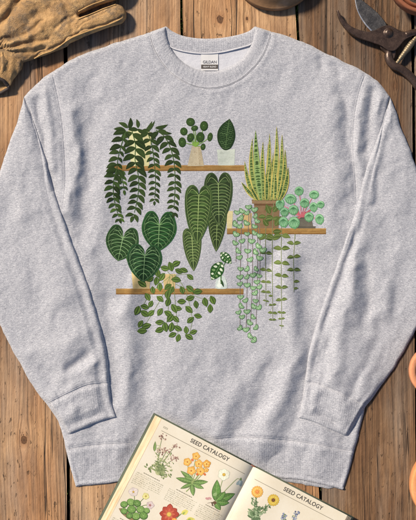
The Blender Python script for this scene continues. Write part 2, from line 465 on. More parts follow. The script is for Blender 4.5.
def patch(Tc, Bc, Lc, Rc, nu, nv, xmix=.5):
    def par(c, n, mix):
        L = np.r_[0, np.cumsum(np.linalg.norm(np.diff(c, axis=0), axis=1))]; L /= L[-1]
        X = np.maximum.accumulate(c[:, 0]); X = (X - X[0]) / (X[-1] - X[0])
        q = mix * X + (1 - mix) * L
        u = np.linspace(0, 1, n)
        u = .5 - .5 * np.cos(np.pi * u) if False else u
        return np.stack([np.interp(u, q, c[:, k]) for k in (0, 1)], -1)
    T = par(Tc, nu, xmix); B = par(Bc, nu, xmix)
    L = resample(Lc, nv); R = resample(Rc, nv)
    # a finer spacing close to the free edges
    u = np.linspace(0, 1, nu); v = np.linspace(0, 1, nv)
    u2 = u - .06 * np.sin(2 * np.pi * u) * .9
    T = np.stack([np.interp(u2, u, T[:, k]) for k in (0, 1)], -1); B = np.stack([np.interp(u2, u, B[:, k]) for k in (0, 1)], -1)
    U = u2[None, :, None]; V = v[:, None, None]
    P = (1 - V) * T[None] + V * B[None] + (1 - U) * L[:, None] + U * R[:, None] \
        - ((1 - U) * (1 - V) * T[0] + U * (1 - V) * T[-1] + (1 - U) * V * B[0] + U * V * B[-1])
    return P

# ---- torso with the shoulder caps (the caps belong to the sleeves)
neck_in = nkO + np.array([0, -1.2])
Tc = np.vstack([shL[:-1], neck_in[2:-2], shR[1:]])
P = patch(Tc, hemS, sideL, sideR, 330, 400, .62)
nu, nv = 330, 400
Z = Hbody(P[..., 0], P[..., 1])
F = grid_faces(nu, nv)
V2 = P.reshape(-1, 2)
verts = W(V2[:, 0], V2[:, 1], Z.ravel())
cx = V2[F].mean(1)
def left_of(c, arm, side):
    xx = np.interp(c[:, 1], arm[:, 1], arm[:, 0])
    return (c[:, 0] < xx if side < 0 else c[:, 0] > xx) & (c[:, 1] < arm[-1, 1] + 6)
capL = left_of(cx, armL, -1); capR = left_of(cx, armR, 1)
def sub(verts, uv, F, mask):
    f = F[mask]; ids, inv = np.unique(f, return_inverse=True)
    return verts[ids], uv[ids], inv.reshape(f.shape)
# shading normals come from the whole sheet, so the split leaves no visible step
def sheet_normals(verts, nu, nv):
    G = verts.reshape(nv, nu, 3)
    n = np.cross(np.gradient(G, axis=1), -np.gradient(G, axis=0)); n /= np.linalg.norm(n, axis=-1)[..., None] + 1e-15
    n[n[..., 2] < 0] *= -1
    return n.reshape(-1, 3)
NRM = sheet_normals(verts, nu, nv)
bv, buv, bf = sub(verts, V2, F, ~(capL | capR))
ids = np.unique(F[~(capL | capR)])
body = obj('body', bv, bf, fab_body, shirt, uv=buv, normals=NRM[ids])

# ---- hem band
Ph = patch(hemS, hemB, hemLs, hemRs, 330, 56, 1.0)
zh = Hbody(Ph[..., 0], Ph[..., 1])
hv = W(Ph[..., 0].ravel(), Ph[..., 1].ravel(), zh.ravel())
hem = obj('hem_band', hv, grid_faces(330, 56), fab_cuff, shirt, uv=Ph.reshape(-1, 2))
# back layer of the hem peeping out below the front
bk = hemB[150:296] + np.array([-2, 3.2]) * np.interp(np.linspace(0, 1, 146), [0, .4, .75, .93, 1], [.1, .7, 1, .5, -.9])[:, None]
fr = hemB[150:296] + np.array([0, -14])
rows = []
for k, (a, zz) in enumerate(((0, 2.6), (.5, 2.6), (.85, 2.4), (.95, 1.8), (1.0, .6))):
    q = fr * (1 - a) + bk * a
    rows.append(np.c_[q, np.full(len(q), zz)])
rows = np.array(rows)
obj('back_hem', W(rows[..., 0].ravel(), rows[..., 1].ravel(), rows[..., 2].ravel()), grid_faces(146, 5), fab_cuff, shirt, uv=rows[..., :2].reshape(-1, 2))

# ---- sleeves
def sleeve(inner, outer, cuffpts, folds, capmask, flip):
    """inner/outer: curves from the shoulder to the cuff seam; cuffpts: (inner bottom, outer bottom, seam mid, bottom mid)"""
    n_v, n_u = 330, 120
    I = wavy(catmull(inner, n_v), .9, 11 + flip); O = wavy(catmull(outer, n_v), .9, 13 + flip)
    ci, co, smid, bmid = cuffpts
    seam = catmull([I[-1]] + list(smid) + [O[-1]], 60); bot = catmull([ci[-1]] + list(bmid) + [co[-1]], 60)
    cI = catmull([I[-1]] + ci, 40); cO = catmull([O[-1]] + co, 40)
    outline = np.vstack([I[::2], cI, bot, cO[::-1], O[::-2]])
    edge_in = np.vstack([I, cI]); edge_out = np.vstack([O, cO])
    def hs(px, py):
        d_in = dist(px, py, edge_in[::4]); d_out = dist(px, py, edge_out[::4]); d_b = dist(px, py, bot[::3])
        d = np.minimum(np.minimum(d_in, d_out), d_b)
        hb = np.maximum(Hbody(px, py, False) - 1.5, 0)
        sd = np.where(inside(px, py, torso_poly[::3]), 1, -1) * np.minimum(dist(px, py, silL[::6]), dist(px, py, silR[::6]))
        soft = 11.0 * sstep(-22, 16, sd)
        near = np.minimum(np.minimum(d_in, d_b), 14) / 14
        base = hb * (1 - near) + soft * near
        base = base * sstep(0, 5, d_out)
        z = 7.0 * np.sqrt(np.clip(1 - (1 - np.clip(d / 3.2, 0, 1)) ** 2, 0, 1)) + 4.0 * (1 - np.exp(-d / 16.))
        f = np.zeros(np.shape(px)); wx = px + 7 * vnoise(px / 20, py / 20, 94) + 2.5 * vnoise(px / 8, py / 8, 95); wy = py + 8 * vnoise(px / 22, py / 22, 96)
        for pl, a, w in folds:
            f += .92 * a * np.exp(-(dist(wx, wy, catmull(pl, 20) if len(pl) > 2 else pl) / w) ** 2)
        f += 2.6 * vnoise(px / 38, py / 46, 11 + flip) + 1.9 * vnoise(px / 17, py / 20, 14 + flip) + .6 * vnoise(px / 9, py / 11, 16 + flip) + .7 * vnoise(px / 6, py / 7, 15 + flip) + .3 * vnoise(px / 4, py / 5, 18)
        z = z + f * sstep(0, 8, d) * 1.5
        q = dist(px, py, seam)
        z = z - 1.2 * sstep(30, 0, d_b) * sstep(0, 5, d)
        z = z - 2.1 * np.exp(-(q / 1.5) ** 2) * sstep(0, 4, d) + 1.0 * np.exp(-((q - 5) / 3.5) ** 2) * sstep(0, 5, d)
        z = z + .8 * vnoise((px + py) / 3.4, (px - py) / 5, 19) * np.exp(-(q / 6) ** 2) * sstep(0, 5, d)
        al = px * .92 + py * (-.38 if not flip else .38)
        z = z + 2.6 * vnoise(al / 4.2, q / 16, 97) * np.exp(-(q / 10)) * sstep(0, 5, d)
        r = base + np.maximum(z, .4 * np.minimum(d, 4)); lo = hb + 1.5 + 5.5 * sstep(0, 5, d) - 3.0 * sstep(4, 0, d)
        return .5 * (r + lo + np.sqrt((r - lo) ** 2 + 2.0))
    u = .5 - .5 * np.cos(np.pi * np.linspace(0, 1, n_u))
    bulge = np.sin(np.pi * u)
    G = I[:, None] * (1 - u)[None, :, None] + O[:, None] * u[None, :, None]
    # bend the last rows onto the curved seam
    sc = resample(seam, 200); uu = np.linspace(0, 1, 200)
    end = np.stack([np.interp(u, uu, sc[:, k]) for k in (0, 1)], -1) - G[-1]
    G = G + end[None] * (sstep(.75, 1, np.linspace(0, 1, n_v)) ** 1.5)[:, None, None]
    z = hs(G[..., 0], G[..., 1])
    L = np.r_[0, np.cumsum(np.linalg.norm(np.diff((I + O) / 2, axis=0), axis=1))]
    wd = np.linalg.norm(I - O, axis=1)
    uv = np.stack([u[None] * wd[:, None] + 500 * (1 + flip), np.repeat(L[:, None], n_u, 1)], -1).reshape(-1, 2)
    v = W(G[..., 0].ravel(), G[..., 1].ravel(), z.ravel())
    f = grid_faces(n_u, n_v)
    cv, cuv, cf = sub(verts, V2, F, capmask)
    ids = np.unique(F[capmask])
    nn = np.vstack([sheet_normals(v, n_u, n_v), NRM[ids]])
    o = obj('sleeve', np.vstack([v, cv]), np.vstack([f, cf + len(v)]), fab_body, shirt, uv=np.vstack([uv, cuv]), normals=None)
    # cuff
    m = 46
    cIr = resample(cI, m); cOr = resample(cO, m)
    w = np.linspace(0, 1, m)
    C = cIr[:, None] * (1 - u)[None, :, None] + cOr[:, None] * u[None, :, None]
    br = resample(bot, 200)
    eb = np.stack([np.interp(u, uu, br[:, k]) for k in (0, 1)], -1) - C[-1]
    es = np.stack([np.interp(u, uu, sc[:, k]) for k in (0, 1)], -1) - C[0]
    C = C + es[None] * (1 - w)[:, None, None] + eb[None] * w[:, None, None]
    wc = w.copy()
    zc = hs(C[..., 0], C[..., 1])
    Lc = np.linalg.norm(np.diff((cIr + cOr) / 2, axis=0), axis=1); Lc = np.r_[0, np.cumsum(Lc)]
    wdc = np.linalg.norm(cIr - cOr, axis=1)
    uvc = np.stack([u[None] * wdc[:, None] + 40, np.repeat(Lc[:, None], n_u, 1) + 200], -1).reshape(-1, 2)
    c = obj('cuff', W(C[..., 0].ravel(), C[..., 1].ravel(), zc.ravel()), grid_faces(n_u, m), fab_cuff, shirt, uv=uvc)
    return o, c, seam, hs

foldsL = [([(69, 369), (78, 364), (87, 357)], -6.0, 6), ([(43, 372), (50, 380)], -3.5, 6), ([(28, 352), (60, 346), (95, 330)], 2.6, 9),
          ([(86, 372), (98, 362)], 3.0, 5), ([(2, 180), (10, 205), (4, 225)], -3.0, 9), ([(30, 215), (60, 300)], 2.2, 14),
          ([(20, 260), (40, 330)], 1.8, 12), ([(60, 318), (85, 305)], -2.0, 8), ([(28, 130), (20, 170), (28, 210)], 2.2, 12),
          ([(56, 392), (66, 384)], -2.4, 4), ([(75, 402), (85, 420)], -2.0, 6), ([(60, 418), (72, 412)], 2.0, 6)]
foldsR = [([(350, 238), (338, 278), (329, 315), (323, 355), (319, 380)], -4.2, 6.5), ([(354, 268), (346, 310), (338, 352), (334, 378)], 4.5, 8),
          ([(367, 258), (365, 300), (361, 330)], -5.0, 8), ([(381, 325), (367, 362), (352, 393)], -5.5, 6.5), ([(388, 290), (378, 335), (364, 372)], 4.0, 8),
          ([(388, 112), (378, 155), (364, 205), (352, 240)], 2.0, 4), ([(392, 130), (384, 165), (372, 205)], -2.6, 7), ([(398, 200), (400, 250)], 2.2, 14),
          ([(322, 404), (328, 425)], -2.4, 8), ([(340, 400), (346, 425)], 2.6, 7), ([(316, 395), (312, 412)], 2.0, 6), ([(405, 260), (400, 300)], -2.2, 9)]
sl, cl, seamL, hsL = sleeve(*SLEEVE_L, foldsL, capL, 0)
sr, cr, seamR, hsR = sleeve(*SLEEVE_R, foldsR, capR, 1)

# ---- collar: front rib, back rib, lining, stitched seams
def strip(A, B, n_u, zf, u=None):
    u = np.linspace(0, 1, n_u) if u is None else u
    G = A[:, None] * (1 - u)[None, :, None] + B[:, None] * u[None, :, None]
    z = zf(G, u)
    return G, z
n_v = 260
Oc = resample(nkO, n_v); Ic = resample(nkI, n_v)
u = .5 - .5 * np.cos(np.pi * np.linspace(0, 1, 40))
G = Ic[:, None] * (1 - u)[None, :, None] + Oc[:, None] * u[None, :, None]
outer_z = Hbody(Oc[:, 0], Oc[:, 1], False)
vv = np.linspace(0, 1, n_v)
endd = np.minimum(vv, 1 - vv) * 300       # px from the shoulder fold
rise = np.sqrt(np.clip(1 - (1 - np.clip(endd / 6, 0, 1)) ** 2, 0, 1))
wpx = np.linalg.norm(Ic - Oc, axis=1)
d_in = u[None] * wpx[:, None]; d_outr = (1 - u)[None] * wpx[:, None]
zz = (4.0 + 5.5 * np.sqrt(np.clip(1 - (1 - np.clip(d_in / 3.0, 0, 1)) ** 2, 0, 1)) + 2.6 * np.sin(np.pi * np.clip(u, 0, 1))[None] ** .8) * 1.0
zo = np.maximum(outer_z, 6.0)[:, None] + 1.2
zz = zz * (1 - sstep(.55, 1, u))[None] + zo * sstep(.55, 1, u)[None]
zz = zz * (.12 + .88 * rise[:, None]) + .7 * vnoise(G[..., 0] / 9, G[..., 1] / 9, 21) * rise[:, None]
zz = zz + .55 * vnoise(vv[:, None] * 120, u[None] * 2 + 0 * vv[:, None], 24) * rise[:, None]
uvc = np.stack([np.repeat((vv * 300)[:, None], 40, 1), d_in], -1).reshape(-1, 2)
collar = obj('collar', W(G[..., 0].ravel(), G[..., 1].ravel(), zz.ravel()), grid_faces(40, n_v), fab_cuff, shirt, uv=uvc)

bt = catmull([(162, 33), (165.5, 26.5), (172, 31), (182, 35.5), (195, 38), (209, 38.6), (223, 37.6), (238, 34.8), (249, 31), (255.5, 26.5), (259, 33)], 160)
bl = catmull([(163, 50), (167.5, 45), (174, 48.5), (184, 51.2), (196, 53), (209, 53.3), (222, 52), (236, 48.8), (248, 45.5), (253, 43.5), (258, 47)], 160)
u = .5 - .5 * np.cos(np.pi * np.linspace(0, 1, 30))
G = bt[:, None] * (1 - u)[None, :, None] + bl[:, None] * u[None, :, None]
dt = u[None] * 15.0 + 0 * G[..., 0]
zz = .4 + 4.2 * np.sqrt(np.clip(1 - (1 - np.clip(dt / 3, 0, 1)) ** 2, 0, 1)) + .9 * np.sin(np.pi * u)[None] + .4 * vnoise(G[..., 0] / 6, G[..., 1] / 9, 31)
obj('back_collar', W(G[..., 0].ravel(), G[..., 1].ravel(), zz.ravel()), grid_faces(30, 160), fab_cuff, shirt,
    uv=np.stack([G[..., 0].ravel() + 300, G[..., 1].ravel()], -1))
A = bl + np.array([0, -1.5]); Bq = resample(nkI, 160) + np.array([0, 3.0])
u = np.linspace(0, 1, 24)
G = A[:, None] * (1 - u)[None, :, None] + Bq[:, None] * u[None, :, None]
zz = 3.2 + .8 * vnoise(G[..., 0] / 12, G[..., 1] / 10, 33) + 0 * G[..., 0] + .7 * np.exp(-(u[None] / .2) ** 2)
def Zlin(px, py): return 3.2 + .8 * vnoise(np.asarray(px) / 12, np.asarray(py) / 10, 33) + .3
obj('lining', W(G[..., 0].ravel(), G[..., 1].ravel(), zz.ravel()), grid_faces(24, 160), fab_in, shirt,
    uv=np.stack([G[..., 0].ravel() + 700, G[..., 1].ravel()], -1))

def on_surface(path, zf, lift, r, n=6):
    p = np.asarray(path); z = zf(p[:, 0], p[:, 1]) + lift
    return tube(W(p[:, 0], p[:, 1], z), r, n)
def offset(path, d):
    t = np.gradient(np.asarray(path), axis=0); t /= np.linalg.norm(t, axis=1)[:, None]
    return np.asarray(path) + d * np.stack([-t[:, 1], t[:, 0]], -1)
# bound seam of the back neck
p = bl[12:-12]; obj('neck_binding', *tube(W(p[:, 0], p[:, 1] + .2, np.full(len(p), 4.9)), .0016, 8), thread, shirt)
# cover-stitch rows
rows = []
for dd in (-.6, .9):
    q = offset(nkO, -dd)[6:-6]
    zq = np.maximum(Hbody(q[:, 0], q[:, 1], False), 6.0) + (.75 if dd >= 0 else .55)
    rows.append(tube(W(q[:, 0], q[:, 1], zq), .00052, 6))
obj('stitching', *merge(rows), thread, collar)
rows = [on_surface(offset(hemS, dd)[2:-2], lambda x, y: Hbody(x, y), .1, .0005) for dd in (-1.2, .2)]
obj('stitching', *merge(rows), thread, hem)
for arm in (armL, armR):
    obj('stitching', *merge([on_surface(offset(arm, dd)[3:-8], lambda x, y: Hbody(x, y), .08, .0005) for dd in (-1.3, 1.3)]), thread, body)
for sm, hs, c in ((seamL, hsL, cl), (seamR, hsR, cr)):
    q = resample(sm, 80)[2:-2]
    obj('stitching', *merge([on_surface(offset(q, dd), hs, .1, .0005) for dd in (0, 1.4)]), thread, c)
# ================================================================== PRINT (flat ink shapes draped on the knit) and PAGE ILLUSTRATIONS
ink = inkmat('fabric_ink'); page_ink = inkmat('page_ink', False)

def rot(p, a):
    c, s = math.cos(a), math.sin(a)
    p = np.asarray(p, float); return np.stack([p[:, 0] * c - p[:, 1] * s, p[:, 0] * s + p[:, 1] * c], -1)
def ell(cx, cy, rx, ry, ang=0, n=20):
    t = np.linspace(0, 2 * np.pi, n, endpoint=False)
    return rot(np.stack([rx * np.cos(t), ry * np.sin(t)], -1), math.radians(ang)) + [cx, cy]
def leafpts(x0, y0, x1, y1, w, bend=0.0, n=9, belly=.42):
    """pointed leaf from its base to its tip, w = half width"""
    a = np.array([x0, y0], float); b = np.array([x1, y1], float); d = b - a; L = np.hypot(*d); t = d / L; q = np.array([-t[1], t[0]])
    s = np.linspace(0, 1, n)
    k = math.log(.5) / math.log(belly)
    h = w * np.sin(np.pi * s ** k) ** .85
    mid = a + s[:, None] * d + (bend * L * np.sin(np.pi * s))[:, None] * q
    return np.vstack([mid + h[:, None] * q, (mid - h[:, None] * q)[-2:0:-1]]), mid
def heart(cx, cy, w, l, ang=0, lobe=.32, n=28):
    """heart leaf: notch at (cx, cy), tip at distance l below (before rotation); w = half width"""
    t = np.linspace(0, 1, n)
    half = catmull([(0, 0), (.09 * w, -lobe * l * .40), (.38 * w, -lobe * l * .70), (.76 * w, -lobe * l * .60), (1.0 * w, -.02 * l), (.98 * w, .29 * l), (.74 * w, .60 * l), (.36 * w, .85 * l), (0, l)], n)
    p = np.vstack([half, (half * [-1, 1])[-2:0:-1]])
    return rot(p, math.radians(ang)) + [cx, cy]
def line(pts, w0, w1=None):
    p = np.asarray(pts, float); w1 = w0 if w1 is None else w1
    t = np.gradient(p, axis=0); t /= np.linalg.norm(t, axis=1)[:, None] + 1e-9
    n = np.stack([-t[:, 1], t[:, 0]], -1); w = np.linspace(w0, w1, len(p))[:, None] / 2
    return np.vstack([p + n * w, (p - n * w)[::-1]])

class Ink:
    """flat ink shapes; every shape is cut along one common lattice so the layers follow the surface exactly alike"""
    def __init__(s): s.P = []; s.C = []
    def add(s, pts, col, layer=None, split=5.0, jit=6):
        pts = np.asarray(pts, float)
        if len(pts) < 3: return
        s.P.append(pts); q = lin(np.clip(np.array(col, float) + random.uniform(-jit, jit), 0, 255)) * (.60, .655, .61); g_ = q @ np.array([.3, .6, .1]); s.C.append(q * .9 + g_ * .1)
    def layers(s):
        bb = np.array([[*p.min(0), *p.max(0)] for p in s.P]); L = np.zeros(len(bb), int)
        for i in range(1, len(bb)):
            q = (bb[:i, 0] < bb[i, 2]) & (bb[:i, 2] > bb[i, 0]) & (bb[:i, 1] < bb[i, 3]) & (bb[:i, 3] > bb[i, 1])
            L[i] = (L[:i][q].max() + 1) if q.any() else 0
        return L
    def build(s, name, parent, zf, mat, lift=.22, step=.008, mapf=None, label=None, cell=2.0):
        L = s.layers(); V = []; F = []; C = []; LY = []; CELL = []
        def clip(poly, nx, ny, c):
            out = []; n = len(poly)
            for i in range(n):
                p = poly[i]; q = poly[(i + 1) % n]
                dp = p[0] * nx + p[1] * ny - c; dq = q[0] * nx + q[1] * ny - c
                if dp >= 0: out.append(p)
                if (dp > 0 and dq < 0) or (dp < 0 and dq > 0):
                    t = dp / (dp - dq); out.append((p[0] + (q[0] - p[0]) * t, p[1] + (q[1] - p[1]) * t))
            return out
        for P, col, lay in zip(s.P, s.C, L):
            for tri in tessellate_polygon([[Vector((x, y, 0)) for x, y in P]]):
                t = [tuple(P[i]) for i in tri]
                ar = (t[1][0] - t[0][0]) * (t[2][1] - t[0][1]) - (t[1][1] - t[0][1]) * (t[2][0] - t[0][0])
                if abs(ar) < 1e-6: continue
                if ar > 0: t = t[::-1]
                x0, x1 = min(q[0] for q in t), max(q[0] for q in t); y0, y1 = min(q[1] for q in t), max(q[1] for q in t)
                for i in range(math.floor(x0 / cell), math.floor(x1 / cell) + 1):
                    a = clip(t, 1, 0, i * cell)
                    if len(a) < 3: continue
                    a = clip(a, -1, 0, -(i + 1) * cell)
                    if len(a) < 3: continue
                    for j in range(math.floor(min(q[1] for q in a) / cell), math.floor(max(q[1] for q in a) / cell) + 1):
                        b = clip(a, 0, 1, j * cell)
                        if len(b) < 3: continue
                        b = clip(b, 0, -1, -(j + 1) * cell)
                        if len(b) < 3: continue
                        k = (i + j) * cell + cell
                        for h, (nx, ny, c) in enumerate(((-1, -1, -k), (1, 1, k))):
                            e = clip(b, nx, ny, c)
                            if len(e) < 3: continue
                            F.append(list(range(len(V), len(V) + len(e)))); V += e; C += [col] * len(e); LY += [lay] * len(e); CELL += [(i, j, h)] * len(e)
        V = np.array(V); LY = np.array(LY, float); CELL = np.array(CELL)
        up = lift + step * LY
        keys, inv = np.unique(CELL, axis=0, return_inverse=True); inv = inv.ravel()
        o = keys[:, :2] * cell
        c0 = np.where(keys[:, 2:3] == 0, o, o + cell); c1 = np.stack([o[:, 0] + cell, o[:, 1]], -1); c2 = np.stack([o[:, 0], o[:, 1] + cell], -1)
        if mapf is None:
            pos = lambda q: np.c_[q, zf(q[:, 0], q[:, 1])]
        else:
            pos = lambda q: mapf(q[:, 0], q[:, 1], np.zeros(len(q)))[0]
        Q0, Q1, Q2 = pos(c0), pos(c1), pos(c2)
        d = (V - c0[inv]) / cell; sg = np.where(keys[inv, 2] == 0, 1.0, -1.0)
        w1 = np.where(sg > 0, d[:, 0], -d[:, 1]); w2 = np.where(sg > 0, d[:, 1], -d[:, 0])
        X = Q0[inv] * (1 - w1 - w2)[:, None] + Q1[inv] * w1[:, None] + Q2[inv] * w2[:, None]
        if mapf is None:
            verts = W(V[:, 0], V[:, 1], X[:, 2] + up)
            e = 1.0; z = zf(V[:, 0], V[:, 1]); zx = zf(V[:, 0] + e, V[:, 1]) - z; zy = zf(V[:, 0], V[:, 1] + e) - z
            N = np.stack([-zx * .001 / S, zy * .001 / S, np.ones(len(V))], -1); N /= np.linalg.norm(N, axis=1)[:, None]
        else:
            verts = X + np.array([0, 0, .001]) * up[:, None]; N = mapf(V[:, 0], V[:, 1], up)[1]
        o = obj(name, verts, F, mat, parent, col=np.array(C), uv=V, normals=N)
        if label: o['label'] = label
        return o

Z_ = lambda x, y: Hbody(x, y, False)
def pr(I, name, label=None, parent=None, lift=.44): return I.build(name, parent or shirt, Z_, ink, label=label, lift=lift)

# --- shelves
def shelf(x0, y0, x1, y1):
    I = Ink(); n = 40
    I.add([(x0, y0), (x1, y0), (x1, y1), (x0, y1)], (166, 124, 66), jit=2)
    I.add([(x0, y0), (x1, y0), (x1, y0 + .9), (x0, y0 + .9)], (190, 140, 74), jit=2)
    I.add([(x0, y1 - 1.3), (x1, y1 - 1.3), (x1, y1), (x0, y1)], (142, 98, 44), jit=2)
    for _ in range(int((x1 - x0) / 3.2)):
        x = random.uniform(x0, x1 - 8); y = random.uniform(y0 + .8, y1 - .8); l = random.uniform(4, min(24, x1 - x))
        I.add(line([(x, y), (x + l / 2, y + random.uniform(-.3, .3)), (x + l, y)], .5, .2), random.choice([(150, 104, 48), (196, 146, 80), (160, 112, 54)]))
    return I
pr(shelf(108, 165.2, 245, 171), 'printed_shelf', 'printed brown top shelf under the fern and the round-leaved plant', lift=.22)
pr(shelf(227, 228.3, 326, 234.2), 'printed_shelf', 'printed brown middle shelf under the tall striped plant', lift=.22)
pr(shelf(116, 288.6, 243.5, 294.4), 'printed_shelf', 'printed brown lowest shelf under the heart leaves', lift=.22)

GREENS = [(40, 60, 22), (46, 68, 26), (34, 52, 20), (54, 76, 30)]
def frond(I, pts, l0, l1, w=.35, step=6.0, cols=GREENS, skip=0, stemcol=(74, 102, 52), sidebias=1.0):
    c = catmull(pts, 120)
    L = np.r_[0, np.cumsum(np.linalg.norm(np.diff(c, axis=0), axis=1))]
    I.add(line(c[::6], 1.0, .6), stemcol)
    s = skip; k = 0
    while s < L[-1] - .5:
        f = s / L[-1]; i = min(int(np.searchsorted(L, s)), 118); p = c[i]; t = c[min(i + 2, 119)] - c[max(i - 2, 0)]; t /= np.hypot(*t)
        ln = l0 + (l1 - l0) * f
        for sd in (-1, 1):
            b = 1.25 * ln * (1 if sd < 0 else sidebias) * random.uniform(.9, 1.1)
            tilt = math.atan2(-t[0], t[1]) * .55
            d = np.array([-.88, .38 + random.uniform(-.12, .14)]) if sd < 0 else np.array([.66, .76 + random.uniform(-.12, .12)])
            d = rot([d], tilt)[0]; d /= np.hypot(*d)
            q = p + t * random.uniform(-.6, .6)
            e = q + d * b
            pts_, mid = leafpts(*q, *e, b * w * .62, bend=-.10 * sd)
            I.add(pts_, random.choice(cols))
            I.add(line(mid[1:-1], .3, .15), (66, 92, 42))
        s += step * 1.12 * (1 - .22 * f); k += 1
    e = c[-1] + (c[-1] - c[-8]) / np.hypot(*(c[-1] - c[-8])) * l1
    I.add(leafpts(*c[-1], *e, l1 * .26)[0], random.choice(cols))

# --- fern with cream pot
I = Ink()
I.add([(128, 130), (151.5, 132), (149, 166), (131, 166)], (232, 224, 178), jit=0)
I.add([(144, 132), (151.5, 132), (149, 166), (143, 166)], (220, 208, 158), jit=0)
pr(I, 'printed_pot', 'cream printed pot', lift=.32)
I = Ink()
for (a, b, c_, d, w) in ((129, 129, 130.5, 117.5, 2.3), (138, 128, 136.5, 119, 1.9), (128, 128, 118.5, 122.5, 2.1), (126, 131, 113.5, 129, 2.2), (144, 133, 155, 120.5, 1.5),
                         (146, 130, 152, 121, 1.3), (155, 128, 168, 124.5, 1.9), (138, 130, 128, 130, 2.2), (137, 129, 148, 133, 2.0), (150, 131, 140, 131.5, 1.8), (158, 130, 172, 133.5, 2.0)):
    I.add(leafpts(a, b, c_, d, w, .08)[0], random.choice(GREENS))
frond(I, [(147, 131), (151, 142), (154, 160), (155.5, 182), (154.5, 201)], 8.5, 4.8, skip=2)
frond(I, [(156, 130), (164, 136), (170, 147), (174, 163), (175, 185), (173.5, 213)], 9.5, 5.5, skip=2, step=6.6)
frond(I, [(132, 131), (135.5, 145), (135, 160), (138, 174), (138.5, 190), (135, 210), (133, 216)], 11.5, 7, skip=2, step=6.8)
LITE = [(68, 96, 34), (78, 108, 38), (54, 80, 30), (44, 66, 26)]
frond(I, [(126, 131), (122, 143), (118, 158), (116.5, 172)], 10, 9, skip=1, step=6.4, sidebias=.62)
frond(I, [(121, 170), (122.5, 180), (124, 190)], 6.5, 5.5, skip=1, step=5, cols=LITE, sidebias=.8)
frond(I, [(117, 168), (113.5, 182), (113.5, 195), (116, 208), (119.5, 219)], 9.5, 5, skip=1, step=5.6, cols=LITE[1:] + GREENS)
pr(I, 'printed_fern', 'printed dark green fern with fronds trailing over the top shelf')

# --- round-leaved plant in a beige vase
I = Ink()
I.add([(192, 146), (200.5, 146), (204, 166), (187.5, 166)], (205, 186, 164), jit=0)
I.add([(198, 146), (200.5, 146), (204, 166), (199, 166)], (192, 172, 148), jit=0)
for _ in range(26):
    y = random.uniform(147, 165); h = 4.2 + (y - 146) * .19
    I.add(ell(196 + random.uniform(-h, h) * .9, y, .35, .3, 0, 6), random.choice([(150, 120, 95), (232, 220, 202), (170, 140, 110)]))
pr(I, 'printed_vase', 'beige speckled printed vase', lift=.32)
I = Ink()
PIL = [(190.5, 122, 4.4, 4.2), (204, 126, 4, 5), (194.5, 128.2, 3.5, 2.7), (183.8, 131.4, 3.7, 4), (190.5, 137.6, 3.4, 4.6), (200.3, 137.2, 4.1, 5.2), (210, 137, 2.6, 4.4), (182.2, 142.3, 3.8, 5), (203, 146.8, 2.4, 3.4)]
for x, y, a, b in PIL: I.add(line(catmull([(195.5, 146), ((x + 195.5) / 2 + 1, (y + 146) / 2), (x, y)], 8), .8, .6), (126, 168, 62))
for x in (191, 194, 197, 199.5): I.add(leafpts(195.5, 147, x, 141.5, .7)[0], (138, 180, 66))
for x, y, a, b in PIL:
    an = random.uniform(-20, 20)
    I.add(ell(x, y, a, b, an), (40, 66, 26)); I.add(ell(x - .2, y - .3, a * .8, b * .8, an), (52, 82, 32), jit=3)
    I.add(ell(x - .3, y - .4, .55, .55, 0, 8), (150, 180, 110))
    for k in range(6):
        t = math.radians(60 * k + 20); I.add(line([(x - .3, y - .4), (x + math.cos(t) * a * .7, y + math.sin(t) * b * .7)], .25, .1), (70, 104, 46))
pr(I, 'printed_plant', 'printed round-leaved plant in the beige vase')

# --- striped oval leaf in a grey pot
I = Ink()
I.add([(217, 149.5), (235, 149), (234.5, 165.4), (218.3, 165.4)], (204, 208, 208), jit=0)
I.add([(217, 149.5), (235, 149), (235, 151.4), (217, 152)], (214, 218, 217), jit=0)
for _ in range(7): I.add(ell(random.uniform(220, 232), random.uniform(153, 163), 2.6, .8), (196, 201, 200), jit=3)
pr(I, 'printed_pot', 'pale grey printed pot under the striped oval leaf', lift=.32)
I = Ink()
o_ = catmull([(229.5, 118.8), (233, 124.5), (235.2, 133), (234.6, 140), (231.5, 147), (227.5, 150), (223, 149.4), (218.8, 144), (217.2, 137), (218.3, 130), (222.5, 124), (229.5, 118.8)], 48)
I.add(o_, (34, 62, 32))
ax = catmull([(229.2, 120), (227, 134), (225.5, 149.5)], 30)
for k in range(3, 29, 2):
    p = ax[k]
    wl = np.interp(p[1], [119, 124, 133, 141, 149], [.5, 4, 8.2, 8, 3.5]); wr = np.interp(p[1], [119, 124, 133, 141, 149], [.4, 3.8, 7.4, 7.6, 3.5])
    for sd, w_ in ((-1, wl), (1, wr)):
        q = [(p[0] + sd * w_ * f * .9, p[1] + 1.2 - f * 1.6 + .5 * math.sin(f * 14 + k)) for f in np.linspace(.05, 1, 8)]
        I.add(line(q, .75, .4), random.choice([(74, 108, 62), (88, 122, 74), (60, 94, 52)]))
I.add(line(ax[::3], .5, .5), (96, 128, 76))
pr(I, 'printed_plant', 'printed oval leaf with dark wavy stripes in the grey pot')

